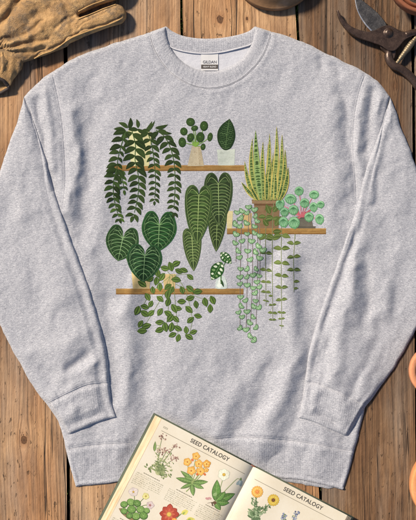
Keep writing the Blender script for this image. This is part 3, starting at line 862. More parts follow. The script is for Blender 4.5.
# --- tall striped plant in a brown box
I = Ink()
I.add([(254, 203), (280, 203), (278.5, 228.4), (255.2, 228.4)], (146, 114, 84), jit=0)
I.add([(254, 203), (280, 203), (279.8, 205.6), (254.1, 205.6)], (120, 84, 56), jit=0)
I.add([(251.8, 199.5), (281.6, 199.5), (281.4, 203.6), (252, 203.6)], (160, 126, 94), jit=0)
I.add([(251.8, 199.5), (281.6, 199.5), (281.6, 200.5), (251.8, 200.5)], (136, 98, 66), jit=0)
for _ in range(16):
    y = random.uniform(206, 227); x = random.uniform(256, 268); I.add(line([(x, y), (x + 5, y + .2), (x + 10, y)], .5, .2), (140, 101, 69))
pr(I, 'printed_pot', 'brown printed box pot with a wide rim', lift=.32)
I = Ink()
SPK = [(250, 163, 254.5, 3.6, -.02), (282, 134, 277.5, 4.2, .02), (269.5, 133, 264, 4.0, .03), (244.5, 161, 256, 4.2, -.05), (277.5, 139, 274, 3.8, 0), (285, 149, 279, 4.2, .04), (252.5, 138, 258, 4.6, -.06),
       (276.5, 126, 271, 4.8, .03), (241.2, 182, 258, 4.4, -.04), (263, 141.5, 264, 4.4, -.02), (288, 167, 280, 4.8, .06), (255.5, 130, 261, 6.0, -.02), (271, 160, 268, 4.0, 0), (266, 172, 266.5, 4.2, .02), (275, 168, 275, 3.6, .02), (250.5, 186, 258, 3.2, -.02), (283.5, 178, 278, 3.2, .02)]
_r = random.Random(5)
SPK = [(x_, 200 - _r.uniform(24, 62) * (1 - abs(x_ - 266) / 40), 266 + (x_ - 266) * .55, _r.uniform(2.6, 3.6), (x_ - 266) * .0015) for x_ in (246, 253, 259, 265, 268, 273, 279, 281, 286)] + SPK
for j, (tx, ty, bx, w_, bd) in enumerate(SPK):
    pts_, mid = leafpts(bx, 200 + random.uniform(0, .4), tx, ty, w_ * .6, bd, 22, belly=.36)
    n = 22; left = pts_[:n]; right = np.vstack([pts_[:1], pts_[n:][::-1], pts_[n - 1:n]])
    left[0] = mid[0] + (left[1] - mid[1]) * .7; right[0] = mid[0] + (right[1] - mid[1]) * .7
    I.add(np.vstack([left, right[::-1]]), (212, 190, 92) if j != 20 else (156, 176, 100))
    li = mid + (left - mid) * .66; ri = mid + (right - mid) * .66
    I.add(np.vstack([li[:-1], ri[:-1][::-1]]), (150, 164, 92) if j != 20 else (150, 178, 110))
    for k in range(0, n - 2):
        for _ in range(2):
            f = random.uniform(0, 1); f2 = f * .9
            a = mid[k] * (1 - f2) + mid[k + 1] * f2
            l_ = (li[k] - mid[k]); r_ = (ri[k] - mid[k]); jx = random.uniform(-.2, .2)
            hh = random.uniform(.35, .75) if j != 20 else random.uniform(.5, 1.3)
            e1 = a + l_ * random.uniform(.6, 1.08); e2 = a + r_ * random.uniform(.6, 1.08)
            I.add([e1 + [0, -hh * .4], a + [0, -hh + jx], e2 + [0, -hh * .3], e2 + [0, hh * .3], a + [0, hh * .5 + jx], e1 + [0, hh * .4]], random.choice([(62, 92, 42), (74, 104, 48), (50, 80, 38)]))
pr(I, 'printed_plant', 'printed tall plant with upright yellow-edged striped leaves')

# --- mint-leaved plant with pink stems
I = Ink()
I.add([(293, 217), (311, 215.5), (313, 226), (312, 228.4), (296, 228.4)], (112, 104, 98), jit=0)
I.add([(293, 217), (311, 215.5), (311.4, 218), (293.6, 219.2)], (92, 84, 80), jit=0)
I.add([(292, 226.2), (315.5, 226.2), (315.5, 228.4), (292, 228.4)], (98, 90, 84), jit=0)
pr(I, 'printed_pot', 'dark grey printed pot with a saucer', lift=.32)
I = Ink()
PEP = [(299, 191, 4.5, 4.6), (314, 194.6, 5, 4.2), (290.5, 199, 6, 5), (280, 204, 4.4, 6), (304.5, 203, 4.7, 4.8), (293.5, 210, 5, 5), (313.5, 207, 4.0, 4.8), (320.5, 204.5, 3.9, 3.6), (284.5, 212, 4.3, 4.4), (309, 217, 4.7, 4.8), (319.5, 219.2, 4.4, 5.2), (283.5, 222, 4.8, 5.4), (294, 222.6, 5.8, 6)]
for x, y, a, b in PEP: I.add(line(catmull([(301, 217), ((x + 301) / 2 + .6, (y + 217) / 2 - .8), (x, y)], 8), .85, .55), (218, 112, 130))
for _ in range(9): I.add(leafpts(301 + random.uniform(-2, 2), 217.5, 301 + random.uniform(-6, 6), 213 + random.uniform(-2, 2), .6)[0], (214, 104, 122))
for x, y, a, b in PEP:
    an = random.uniform(-12, 12); p = ell(x, y, a, b, an, 26); p[6] = p[6] + [0, .7]
    I.add(p, (104, 164, 118)); I.add(ell(x - .3, y - .4, a * .86, b * .84, an), (146, 202, 158), jit=4)
    c0 = np.array([x - .2, y - b * .55])
    for k in range(7):
        t = math.radians(18 + 24 * k); e = np.array([x + math.cos(t) * a * .94, y + math.sin(t) * b * .92 if k in (2, 3, 4) else y + math.sin(t) * b * .74])
        m_ = (c0 + e) / 2 + [(e[0] - c0[0]) * .22, 0]
        I.add(line(catmull([c0, m_, e], 7), .75, .35), (74, 134, 92), jit=4)
pr(I, 'printed_plant', 'printed mint-leaved plant with pink stems')

# --- string of hearts with tan pot
I = Ink()
I.add([(243, 214), (252, 213), (251, 228.4), (244, 228.4)], (214, 178, 124), jit=0)
pr(I, 'printed_pot', 'tan printed pot behind the heart vine', lift=.32)
I = Ink(); I.add([(226.4, 211), (233, 211), (232, 228.4), (227, 228.4)], (226, 206, 160), jit=0)
pr(I, 'printed_pot', 'cream printed pot half hidden by the long heart leaves', lift=.32)
I = Ink()
for pts in ([(246, 212), (241, 216), (236.5, 226), (236, 262)], [(247, 212), (242, 222), (240.5, 260), (240, 300), (240, 328)], [(249, 210), (248, 240), (247, 290), (246, 330)],
            [(250, 210), (252.5, 240), (252, 290), (250, 336), (253, 341)], [(252, 210), (257, 225), (257.5, 270), (256, 326)], [(253, 211), (259, 225), (260, 255), (259, 310)]):
    I.add(line(catmull(pts, 30), .65, .45), (136, 118, 122))
SOH = [(248.5, 207), (237, 212.5), (242, 211), (254.5, 209.5), (247, 213), (240.5, 218), (255.5, 216), (235.5, 224), (240, 226.5), (246.5, 223), (257, 221), (254.5, 226.5), (236, 234), (247, 234), (254.5, 233), (259.5, 235.5), (235, 243), (242, 241), (251.5, 241), (258.5, 246), (238, 251), (247.5, 251), (255.5, 252), (263, 250), (239.5, 257.5), (250, 259.5), (259.5, 258), (240.5, 269), (247, 269), (256, 269), (240, 277), (247, 277), (253, 275), (259, 276), (240, 284), (247, 285), (257, 282), (253, 288), (259.5, 287), (255, 293), (240.5, 297), (245.5, 300.5), (255.5, 301), (241, 306), (254, 306.5), (259, 307.5), (238.5, 312.5), (247, 311.5), (242, 317), (253, 317), (249.5, 322.5), (240, 328), (246, 329.5), (256, 327.5), (250, 336), (254, 340)]
for x, y in SOH:
    r = random.uniform(3.0, 3.9); an = random.uniform(-55, 55); 
    hp = heart(x + math.sin(math.radians(an)) * 1.2, y - math.cos(math.radians(an)) * 1.2, r, r * 1.15, an)
    I.add(hp, (62, 98, 60)); c0 = np.array([x, y])
    I.add(c0 + (hp - c0) * .84, (142, 184, 140)); I.add(c0 + [-.3, -.2] + (hp - c0) * .42, (188, 216, 184), jit=4)
    d = rot([(0, r * .9)], math.radians(an))[0]
    I.add(line([c0 - d * .6, c0 + d * .7], .45, .25), (80, 122, 76))
    for s_ in (-1, 1): I.add(line([c0 - d * .3, c0 - d * .1 + rot([(s_ * r * .7, 0)], math.radians(an))[0]], .5, .2), (92, 134, 86))
pr(I, 'printed_vine', 'printed trailing vine of small heart leaves')

# --- olive trailing vine
I = Ink()
OLV = [(265.8, 205, 306), (272.5, 203, 321), (281.5, 208, 329), (293.8, 234, 292)]
for x, a, b in OLV: I.add(line(catmull([(x + 1.2, a), (x, a + 20), (x - .3, (a + b) / 2), (x + .2, b)], 20), .7, .45), (134, 142, 96))
PAIR = [(265.8, [(217, 8), (236, 8.5), (253, 6.5), (270, 6.2), (282, 5.4), (292, 5.2), (301, 3.2)]), (272.5, [(208, 8), (219, 8.5), (239.5, 7.5), (296, 4.2), (305, 4), (313, 5), (320, 4)]),
        (281.5, [(235.5, 9), (249, 8.5), (263, 8.2), (276, 7.2), (288, 6.6), (300, 6), (313, 4.6), (319, 3.6), (326, 2.6)]), (293.8, [(244, 7.2), (257, 7), (270, 7), (282, 5.8), (289, 4.6)])]
for x, ps in PAIR:
    for y, l in ps:
        for sd in (-1, 1):
            if random.random() < .06: continue
            dy = random.uniform(-2.6, 1.6) if l > 6 else random.uniform(-1, 1)
            p, mid = leafpts(x, y, x + sd * l, y + dy + (1.5 if l > 7.6 else 0), l * .27, -.10 * sd)
            I.add(p, random.choice([(96, 114, 50), (84, 104, 44), (110, 126, 62), (74, 94, 42)]))
            I.add(line(mid[1:-1], .4, .2), (142, 156, 92), jit=3)
            q = mid + (p[:len(mid)] - mid) * .6
            I.add(np.vstack([mid, q[::-1]]), (118, 134, 68), jit=4)
for (a, b, c_, d, w_) in ((270, 214, 266, 204, 2.6), (273, 212, 279, 204.5, 2.6), (268, 226, 263, 219, 2.6), (275, 226, 281, 216, 2.9), (273, 232, 281.5, 231, 2.6), (266, 234, 259, 240, 2.6)):
    p, mid = leafpts(a, b, c_, d, w_); I.add(p, (92, 110, 48)); I.add(line(mid[1:-1], .45, .25), (146, 158, 96))
pr(I, 'printed_vine', 'printed trailing olive green vine with paired leaves')

def bigleaf(I, cx, cy, w, l, ang, base, vein, edge, lobe=.32, nv=6, glow=None):
    vein = tuple(np.array(vein) * .93); base = tuple(np.array(base) * .9)
    hp = heart(cx, cy, w, l, ang, lobe, 40); c = np.array([cx, cy]); R = lambda p: rot(p, math.radians(ang)) + c
    I.add(hp, edge, jit=2); ctr = R([(0, l * .3)])[0]
    I.add(ctr + (hp - ctr) * .93, base, jit=3)
    lob = -lobe * l * .5
    if glow is not None:
        for k in range(7):
            y0 = l * (-.05 + .12 * k)
            for sd in (-1, 1):
                ww = np.interp(y0 / l, [-.2, .1, .5, .8, 1], [.75, .85, .68, .32, 0]) * w
                if ww > 2: I.add(R(leafpts(sd * .6, y0 + .5, sd * ww * .9, y0 - l * .01, l * .035)[0]), glow, jit=5)
    I.add(R(line([(0, -.4), (0, l * .5), (0, l * .97)], .95, .3)), vein, jit=2)
    if lobe > .5:                                   # palmate veins that fan out of the notch and loop along the margin
        Lb = lobe * l
        for sd in (-1, 1):
            for m1, e1, w1 in (((.12, -.30), (.40, -.56), .5), ((.36, -.34), (.72, -.40), .6), ((.50, -.16), (.90, .02), .65)):
                e_ = np.array([sd * w * e1[0], Lb * e1[1]]); m_ = np.array([sd * w * m1[0], Lb * m1[1]])
                q = catmull([(0, .3), m_, e_], 12); I.add(R(line(q, w1, .22)), vein, jit=5)
                o_ = e_ + [sd * w * .02, l * .16]; I.add(R(line(catmull([q[7], (q[7] + o_) / 2 + [sd * w * .05, -l * .02], o_ - [sd * w * .08, 0]], 7), .38, .18)), vein, jit=6)
            for k, (y0, ex, ey) in enumerate(((.06, .90, .30), (.20, .82, .44), (.35, .66, .60), (.50, .48, .73), (.66, .28, .85))):
                q = catmull([(0, y0 * l), (sd * w * ex * .34, l * (y0 + (ey - y0) * .12)), (sd * w * ex * .72, l * (y0 + (ey - y0) * .48)), (sd * w * ex, ey * l)], 14)
                I.add(R(line(q, .6, .2)), vein, jit=5)
                if k < 4: I.add(R(line(catmull([q[7], q[7] + [sd * w * .10, l * .07], q[7] + [sd * w * .14, l * .15]], 6), .34, .16)), vein, jit=6)
    for sd in (-1, 1):
        if lobe <= .5:
            I.add(R(line(catmull([(0, .4), (sd * w * .28, lob * .55), (sd * w * .55, lob * .75), (sd * w * .78, lob * .1)], 14), .6, .25)), vein, jit=4)
            for k in range(nv + 3):
                f = k / (nv + 3); y0 = l * (.02 + .78 * f)
                ww = np.interp((y0 + l * .05) / l, [-.2, .1, .3, .55, .8, 1], [.8, .88, .88, .68, .38, .06]) * w
                q = catmull([(0, y0), (sd * ww * .30, y0 - l * .010), (sd * ww * .66, y0 + l * .016), (sd * ww * .96, y0 + l * .085)], 12)
                I.add(R(line(q, .5, .18)), vein, jit=6)
                if k % 2: I.add(R(line([q[6], q[6] + [sd * ww * .22, l * .055]], .3, .14)), vein, jit=6)
        rim = R(catmull([(sd * w * .55, lob * 1.15), (sd * w * .84, lob * .3), (sd * w * .86, .2 * l), (sd * w * .6, .57 * l), (sd * w * .24, .84 * l), (0, l * .97)], 26))
        I.add(line(rim, .45, .3), tuple(np.array(vein) * .72 + np.array(base) * .28), jit=4)

# --- three veined heart leaves, tan pots behind
I = Ink()
I.add([(131.5, 272), (151, 272), (149.5, 288.7), (133, 288.7)], (220, 190, 136), jit=0)
pr(I, 'printed_pot', 'tan printed pot under the wide heart leaves', lift=.32)
I = Ink(); I.add([(163, 274), (176, 274), (175, 288.7), (164, 288.7)], (214, 182, 130), jit=0)
pr(I, 'printed_pot', 'tan printed pot behind the bushy vine', lift=.32)
I = Ink()
for pts in ([(141, 274), (128, 262), (123, 240)], [(142, 274), (150, 262), (159, 228)]): I.add(line(catmull(pts, 12), 1.1, .8), (84, 120, 60))
bigleaf(I, 159.3, 225, 17.2, 26.8, 3, (26, 72, 34), (140, 184, 122), (40, 96, 48), lobe=.72, nv=5, glow=(38, 92, 44))
bigleaf(I, 122.8, 238, 16.2, 23.6, 12, (34, 68, 34), (150, 188, 132), (46, 86, 44), lobe=.72, nv=5, glow=(48, 84, 44))
bigleaf(I, 144.8, 255.5, 17.2, 26.8, 4, (24, 64, 34), (146, 188, 132), (36, 84, 46), lobe=.58, nv=5, glow=(36, 80, 44))
pr(I, 'printed_plant', 'printed plant of three wide dark heart leaves with pale veins')

# --- long hanging heart leaves
I = Ink()
bigleaf(I, 217.6, 208, 9.6, 44, 2, (54, 74, 38), (160, 182, 110), (70, 92, 48), lobe=.2, nv=7)
bigleaf(I, 191.8, 234.8, 9.2, 36.5, -3, (58, 80, 40), (166, 188, 116), (76, 98, 52), lobe=.26, nv=7, glow=(74, 98, 50))
bigleaf(I, 218.3, 183.5, 14, 43, -1, (44, 64, 34), (160, 184, 118), (60, 82, 44), lobe=.36, nv=8, glow=(56, 80, 42))
bigleaf(I, 198.8, 195, 13.6, 50, 2, (56, 82, 38), (172, 196, 118), (74, 100, 52), lobe=.28, nv=9, glow=(74, 104, 48))
pr(I, 'printed_plant', 'printed cluster of four long narrow heart leaves')

# --- variegated cutting in a glass
I = Ink()
I.add(catmull([(218.6, 276), (216, 281), (215.4, 286), (216.4, 288.7), (226, 288.7), (227.2, 286), (226.4, 281), (223.8, 276), (218.6, 276)], 30), (206, 214, 222), jit=0)
I.add(catmull([(219.8, 278), (217.6, 283), (217.4, 287), (221, 287.6), (222, 282), (221, 278)], 18), (232, 237, 241), jit=0)
I.add(leafpts(220.5, 279, 224, 287.4, 1.2)[0], (42, 74, 44), jit=0); I.add(line([(225, 280), (226, 285)], .6), (240, 243, 246))
I.add(line(catmull([(221, 284), (220.5, 274), (218, 266)], 10), .8), (78, 118, 62)); I.add(line(catmull([(221, 282), (222, 270), (225.5, 262)], 10), .7), (78, 118, 62))
for (x0, y0, x1, y1, w_) in ((221.8, 262, 211.6, 280, 6.6), (220.6, 252.4, 231.4, 263.6, 4.7)):
    p, mid = leafpts(x0, y0, x1, y1, w_, 0, 17, .45); I.add(p, (40, 92, 38))
    n = 17
    for k in range(2, 15, 3):
        for sd, e in ((0, p[:n]), (1, np.vstack([p[:1], p[n:][::-1], p[n - 1:n]]))):
            a = mid[k] + (e[k] - mid[k]) * .22; b = mid[min(k + 1, 16)] + (e[min(k + 1, 16)] - mid[min(k + 1, 16)]) * .84
            I.add(leafpts(*a, *b, 1.15 if w_ > 5 else .85, 0, 7)[0], (226, 234, 214) if (k + sd) % 4 else (120, 160, 96))
    I.add(line(mid, .6, .3), (120, 160, 100))
pr(I, 'printed_plant', 'printed green and white variegated cutting in a glass')

# --- small-leaved vine over the lowest shelf
I = Ink()
for pts in ([(170, 276), (152, 292), (140, 310)], [(170, 276), (160, 300), (142, 330)], [(170, 274), (169, 300), (166, 328)], [(172, 274), (175, 300), (178, 336)], [(174, 274), (185, 290), (192, 318), (189, 335)], [(176, 284), (195, 296), (212, 301)], [(172, 276), (166, 270), (165, 266)], [(172, 276), (184, 274), (192, 276)]):
    I.add(line(catmull(pts, 16), .5, .3), (140, 156, 96))
HOY = [(165, 268), (170.5, 266.5), (179, 271), (158, 273), (184, 270), (190, 277), (150, 279), (142, 284), (176, 280), (153, 290), (160, 287), (168, 287), (182, 290), (190, 289), (197.5, 292), (168, 294.5), (147.5, 297), (190, 298), (160, 299), (168, 302), (181.5, 301.5), (196, 304.5), (205.5, 302), (212.5, 300), (150.5, 304), (144.5, 307), (178, 308), (189, 309.5), (210, 308.5), (137, 310.5), (151, 313), (144.5, 313.5), (160, 312), (168, 314), (174, 308.5), (198, 316), (176, 319), (190.5, 320), (159.5, 322), (170, 318), (140.5, 324), (146.5, 326), (142, 331), (165.5, 327), (159.5, 330), (171, 327), (178, 328), (186, 330), (193.5, 332), (172.5, 335), (178, 338), (189, 337), (156, 281), (172, 290), (162, 277), (176, 264)]
for x, y in HOY:
    l = random.uniform(4.0, 5.2); a = random.uniform(0, 2 * math.pi); dx, dy = math.cos(a) * l, math.sin(a) * l
    p, mid = leafpts(x - dx, y - dy, x + dx, y + dy, l * .62, random.uniform(-.06, .06), 11, .48)
    I.add(p, random.choice([(62, 86, 32), (72, 98, 36), (54, 78, 30)]))
    cc = np.array([x, y]); q = p[:11]; q2 = np.vstack([p[:1], p[11:][::-1], p[10:11]])
    for e in (q, q2):
        I.add(np.vstack([mid[1:-1] + (e[1:-1] - mid[1:-1]) * .25, (mid[1:-1] + (e[1:-1] - mid[1:-1]) * .68)[::-1]]), random.choice([(108, 136, 56), (94, 122, 48)]))
    I.add(line(mid, .5, .25), (64, 92, 36))
pr(I, 'printed_vine', 'printed bushy vine of small ribbed oval leaves')

# --- neck label
def text_mesh(s, size, spacing=1.0, bold=0.0):
    cu = bpy.data.curves.new('t', 'FONT'); cu.body = s; cu.size = size; cu.align_x = 'CENTER'; cu.align_y = 'CENTER'; cu.space_character = spacing; cu.offset = bold
    o = bpy.data.objects.new('t', cu); COL.objects.link(o); bpy.context.view_layer.update()
    me = o.evaluated_get(bpy.context.evaluated_depsgraph_get()).to_mesh()
    v = np.array([x.co[:] for x in me.vertices]); f = [list(p.vertices) for p in me.polygons]
    o.to_mesh_clear(); bpy.data.objects.remove(o); bpy.data.curves.remove(cu)
    return v[:, :2], f
lab_m = simple('label_cloth', (.50, .51, .54), .7, var=.03); band_m = simple('label_band', (.045, .038, .036), .7, var=.05)
navy = simple('label_navy', (.03, .035, .06), .6, var=.02)
def quad(x0, y0, x1, y1, lift, n=10):
    gx, gy = np.meshgrid(np.linspace(x0, x1, n), np.linspace(y0, y1, n))
    return W(gx.ravel(), gy.ravel(), Zlin(gx.ravel(), gy.ravel()) + lift), grid_faces(n, n)
lab = obj('neck_label', *quad(201, 53.5, 218.2, 70.5, 1.2), lab_m, shirt)
obj('label_band', *quad(201.2, 64.6, 218.0, 68.8, 1.35), band_m, lab)
def label_text(s, cx, cy, w, h, mat, lift, name):
    v, f = text_mesh(s, 1.0, bold=.012)
    v = (v - (v.min(0) + v.max(0)) / 2) / (v.max(0) - v.min(0)) * [w, h]
    obj(name, W(cx + v[:, 0], cy - v[:, 1], Zlin(cx + v[:, 0], cy - v[:, 1]) + lift), [q[::1] for q in f], mat, lab, smooth=False)
label_text('GILDAN', 209.7, 62.0, 13.6, 2.9, navy, 1.5, 'lettering')
label_text('HEAVY BLEND', 209.7, 66.7, 13.2, 1.7, lab_m, 1.55, 'lettering')
# ================================================================== BOOK
def book_pt(s, t, h):
    x, y = from_st(s, t)
    return W(x, y, book_z(t) + np.asarray(h, float))
BT = 160.0
p0 = book_pt(0, 60, 0)
book = empty('book', tuple(p0), 'open old book of flower drawings with green cover lying on the sweatshirt hem', 'book')
cov_m = simple('green_bookcloth', (.07, .088, .062), .8, bump=.5, bscale=900, var=.12)
_e = NT('page_edges'); _uv = _e.n('ShaderNodeTexCoord').outputs['UV']
_n = _e.noise(_e.mapping(_uv, (1.5, .012, 1)), 1, 4, .7); _n2 = _e.noise(_e.mapping(_uv, (.5, .05, 1)), 1, 3, .6)
_e.set('Base Color', _e.ramp(_e.math('ADD', _e.math('MULTIPLY', _n, .75), _e.math('MULTIPLY', _n2, .25)), [(.34, (.42, .28, .165)), (.46, (.54, .41, .27)), (.56, (.62, .54, .41)), (.66, (.56, .44, .31))]))
_e.set('Roughness', .85); _e.set('Normal', _e.bump(_n, .6, .001)); edge_m = _e.m
def papermat(name, c):
    m = NT(name); oc = m.n('ShaderNodeTexCoord').outputs['Object']
    a = m.noise(oc, 14, 5, .6); b = m.noise(oc, 420, 3, .6)
    col = m.ramp(m.math('ADD', m.math('MULTIPLY', a, .75), m.math('MULTIPLY', b, .25)), [(.3, tuple(np.array(c) * (.90, .86, .78))), (.62, c)])
    sp = m.ramp(m.noise(oc, 95, 3, .5), [(.70, 0.), (.78, .35)])
    m.set('Base Color', m.mix(sp, col, (.52, .38, .22))); m.set('Roughness', .7); m.set('Specular IOR Level', .25)
    m.set('Normal', m.bump(b, .12, .0006)); return m.m
pap_m = papermat('aged_paper', (.585, .555, .485))
TL, TR = 13.0, 9.5
def hpage(s):
    s = np.asarray(s, float); a = np.abs(s); top = np.where(s < 0, TL, TR)
    return 3.2 + (top - 1.0) * (1 - np.exp(-a / 5.5)) + 1.3 * np.exp(-((a - 22) / 16) ** 2) - .010 * a
def slab(sa, sb, ta, tb, za, zb, r=.8):
    bm = bmesh.new()
    vs = [bm.verts.new(book_pt(*p)) for p in ((sa, ta, za), (sb, ta, za), (sb, tb, za), (sa, tb, za), (sa, ta, zb), (sb, ta, zb), (sb, tb, zb), (sa, tb, zb))]
    for q in ((0, 1, 2, 3), (4, 5, 6, 7), (0, 1, 5, 4), (1, 2, 6, 5), (2, 3, 7, 6), (3, 0, 4, 7)): bm.faces.new([vs[i] for i in q])
    bmesh.ops.bevel(bm, geom=bm.edges[:], offset=r * .001, segments=2, affect='EDGES')
    return bm
bm_obj('cover', slab(-113, -3.2, 0, BT, 0, 2.7), cov_m, book)
bm_obj('cover', slab(3.2, 113, 0, BT, 0, 2.7), cov_m, book)
bm_obj('spine', slab(-3.1, 3.1, .2, BT - .2, -.4, 2.0, .9), cov_m, book)
# headband at the top of the spine
th = np.linspace(0, np.pi, 14)
hb = book_pt(2.4 * np.cos(th), np.full(14, 1.3), 2.6 + 3.0 * np.sin(th))
obj('headband', *tube(hb, .0011, 8), simple('headband_red', (.22, .05, .03), .7, bscale=900), book)
for sd, ew, top in ((-1, 7.2, TL), (1, 4.5, TR)):
    # leaves fanned towards the fore edge
    n = 9; rows = []
    for k in range(n):
        a = 110.4 - ew * k / n; h0 = 2.75 + (hpage(sd * (110.4 - ew)) - 3.0) * k / n; h1 = 2.75 + (hpage(sd * (110.4 - ew)) - 3.0) * (k + 1) / n
        rows += [(a + .12, h0), (a, h1 - .12), (a - ew / n + .14, h1)]
    rows = np.array(rows)
    tt = np.linspace(1.6, BT - 1.6, 60)
    wob = .22 * vnoise(tt[:, None] / 26, np.arange(len(rows))[None] * .37, 51)
    V = book_pt((sd * (rows[None, :, 0] + wob)).ravel(), np.repeat(tt[:, None], len(rows), 1).ravel(), np.repeat(rows[None, :, 1], 60, 0).ravel())
    obj('page_edges', V, grid_faces(len(rows), 60), edge_m, book, smooth=False, uv=np.stack([np.repeat(rows[None, :, 0], 60, 0).ravel(), np.repeat(tt[:, None], len(rows), 1).ravel()], -1))
    # the stack seen at its head and tail, under the top page
    ss = np.linspace(0.0, 110.4 - ew, 70); V = []; F = []
    lev = 2.72 + (hpage(sd * ss) - 2.8)
    rws = [(1.6 + 0 * ss, lev * 0 + 2.72 + (lev - 2.72) * q) for q in np.linspace(0, 1, 6)] + [(BT - 1.6 + 0 * ss, 2.72 + (lev - 2.72) * q) for q in np.linspace(1, 0, 6)]
    for t_, l_ in rws: V += book_pt(sd * ss, t_, l_).tolist()
    F = grid_faces(70, len(rws))
    obj('page_block', np.array(V), F, edge_m, book, smooth=False, uv=np.stack([np.concatenate([q[1] for q in rws]) * 2, np.tile(ss, len(rws))], -1))
    ss = np.linspace(0.05, 110.4 - ew - .1, 90); tt = np.linspace(1.5, BT - 1.5, 40)
    G_s, G_t = np.meshgrid(sd * ss, tt)
    V = book_pt(G_s.ravel(), G_t.ravel(), hpage(G_s).ravel() + .15 * vnoise(G_s / 22, G_t / 30, 55).ravel())
    pg = obj('page', V, grid_faces(90, 40) if sd > 0 else grid_faces(90, 40)[:, ::-1], pap_m, book)
    if sd < 0: pageL = pg
    else: pageR = pg
def pmap(s, t, lift):
    h = hpage(s) + .15 * vnoise(s / 22, t / 30, 55)
    v = book_pt(s, t, h + lift)
    e = .5
    vx = book_pt(s + e, t, hpage(s + e)) - book_pt(s, t, hpage(s)); vy = book_pt(s, t + e, hpage(s)) - book_pt(s, t, hpage(s))
    N = np.cross(vx, vy); N *= np.sign(N[:, 2:3]); N /= np.linalg.norm(N, axis=1)[:, None]
    return v, N
def pb(I, name, page, label=None, lift=.20):
    I.C = [q * 1.18 + np.array([.50, .46, .38]) * .03 for q in I.C]
    return I.build(name, page, None, page_ink, lift=lift, step=.005, mapf=pmap, label=label, cell=1.6)
# rules, page number, headline
INK = (62, 58, 54)
for page, a, b, tl, tr, ta in ((pageL, -98, -4, -67.5, -24.5, 9.1), (pageR, 7, 100, 37.5, 81, 9.1)):
    I = Ink(); I.add(line([(a, 12.2), ((a + b) / 2, 12.2), (b, 12.2)], .42), (120, 112, 102), jit=0)
    pb(I, 'rule', page)
    v, f = text_mesh('SEED CATALOGY', 1.0, 1.08, .022)
    v = (v - v.min(0)) / (v.max(0) - v.min(0)) * [tr - tl, 4.3]
    V, N = pmap(tl + v[:, 0], ta - v[:, 1], .22)
    obj('headline', V, f, simple('print_black', (.06, .055, .05), .7, var=.05) if 'pk' not in globals() else pk, page, smooth=False)
    pk = bpy.data.materials['print_black']
I = Ink(); 
for x in (-97.6, -96.2, -95.0, -93.6): I.add(line([(x, 7.2), (x + .1, 8.8)], .35), (150, 142, 130), jit=0)
for y in (7.2, 8.8): I.add(line([(-98, y), (-93.2, y)], .25), (160, 152, 140), jit=0)
pb(I, 'page_number', pageL)
def para(s0, s1, t0, lines, head, page):
    I = Ink()
    if head:
        x = s0 + (s1 - s0) * .22
        while x < s0 + (s1 - s0) * .78:
            w_ = random.uniform(1.0, 2.6); I.add(line([(x, t0), (x + w_, t0)], .8), (140, 131, 120), jit=8); x += w_ + .5
        t0 += 2.6
    for k in range(lines):
        x = s0; e = s1 if k < lines - 1 else s0 + (s1 - s0) * .6
        while x < e - .5:
            w_ = min(random.choice([.8, 1.2, 1.7, 2.2, 2.8, 3.4]), e - x)
            nl = max(2, int(w_ / .42))
            I.add(line([(x, t0 + k * 1.9), (x + w_, t0 + k * 1.9)], .36), (196, 186, 170), jit=6)
            for q in range(nl):
                if random.random() < .55: I.add(line([(x + (q + .5) * w_ / nl, t0 + k * 1.9 - random.choice([.45, .7])), (x + (q + .5) * w_ / nl, t0 + k * 1.9 + random.choice([.3, .35, .6]))], .2), (186, 176, 160), jit=6)
            x += w_ + .7
    pb(I, 'paragraph', page)
para(-101, -70.5, 57.8, 7, True, pageL); para(-64.5, -33.5, 57.4, 7, True, pageL); para(-30.5, -4.5, 57.4, 7, True, pageL)
para(-101, -70.5, 109, 6, True, pageL); para(-64.5, -33.5, 109, 6, True, pageL); para(-30.5, -4.5, 109, 6, True, pageL)
para(10, 42, 57.4, 6, True, pageR); para(47, 78, 57.4, 6, True, pageR)

def petals(I, x, y, r, n, col, w=.42, rot0=0, inner=None, ctr=(232, 190, 60), cr=.24, line_c=None):
    for k in range(n):
        a = rot0 + 2 * math.pi * k / n + random.uniform(-.1, .1); e = (x + math.cos(a) * r * random.uniform(.9, 1.08), y + math.sin(a) * r * random.uniform(.9, 1.08))
        p, mid = leafpts(x, y, *e, r * w, 0, 10, .62); I.add(p, tuple(np.array(col) * .86), jit=6)
        I.add(np.array([x, y]) + (p - [x, y]) * .9, col, jit=8)
        if line_c: I.add(line(mid[2:-1], .3, .15), line_c, jit=4)
        if inner: I.add(leafpts(x, y, x + math.cos(a) * r * .6, y + math.sin(a) * r * .6, r * w * .4)[0], inner, jit=6)
    I.add(ell(x, y, r * cr, r * cr, 0, 12), tuple(np.array(ctr) * .8), jit=4); I.add(ell(x - .1, y - .1, r * cr * .75, r * cr * .75, 0, 10), ctr, jit=6)
def gleaf(I, a, b, c_, d, w_, col=(92, 126, 58), bend=0.0, vein=(150, 176, 104)):
    p, mid = leafpts(a, b, c_, d, w_, bend, 13); I.add(p, tuple(np.array(col) * .72), jit=8); cc = p.mean(0)
    I.add(mid.mean(0) + (p - mid.mean(0)) * .9, col, jit=8)
    q = mid + (p[:13] - mid) * .7; I.add(np.vstack([mid, q[::-1]]), tuple(np.minimum(np.array(col) * 1.18, 255)), jit=6)
    I.add(line(mid[:-1], .45, .2), vein, jit=6)
    L = math.hypot(c_ - a, d - b)
    if L > 7:
        for k in range(3, 11, 2):
            for e in (p[:13], np.vstack([p[:1], p[13:][::-1], p[12:13]])): I.add(line([mid[k], mid[min(k + 1, 12)] + (e[min(k + 1, 12)] - mid[min(k + 1, 12)]) * .8], .22, .1), vein, jit=6)
def stem(I, pts, w0=.8, w1=.5, col=(112, 132, 76)): I.add(line(catmull(pts, 14), w0, w1), col, jit=6)

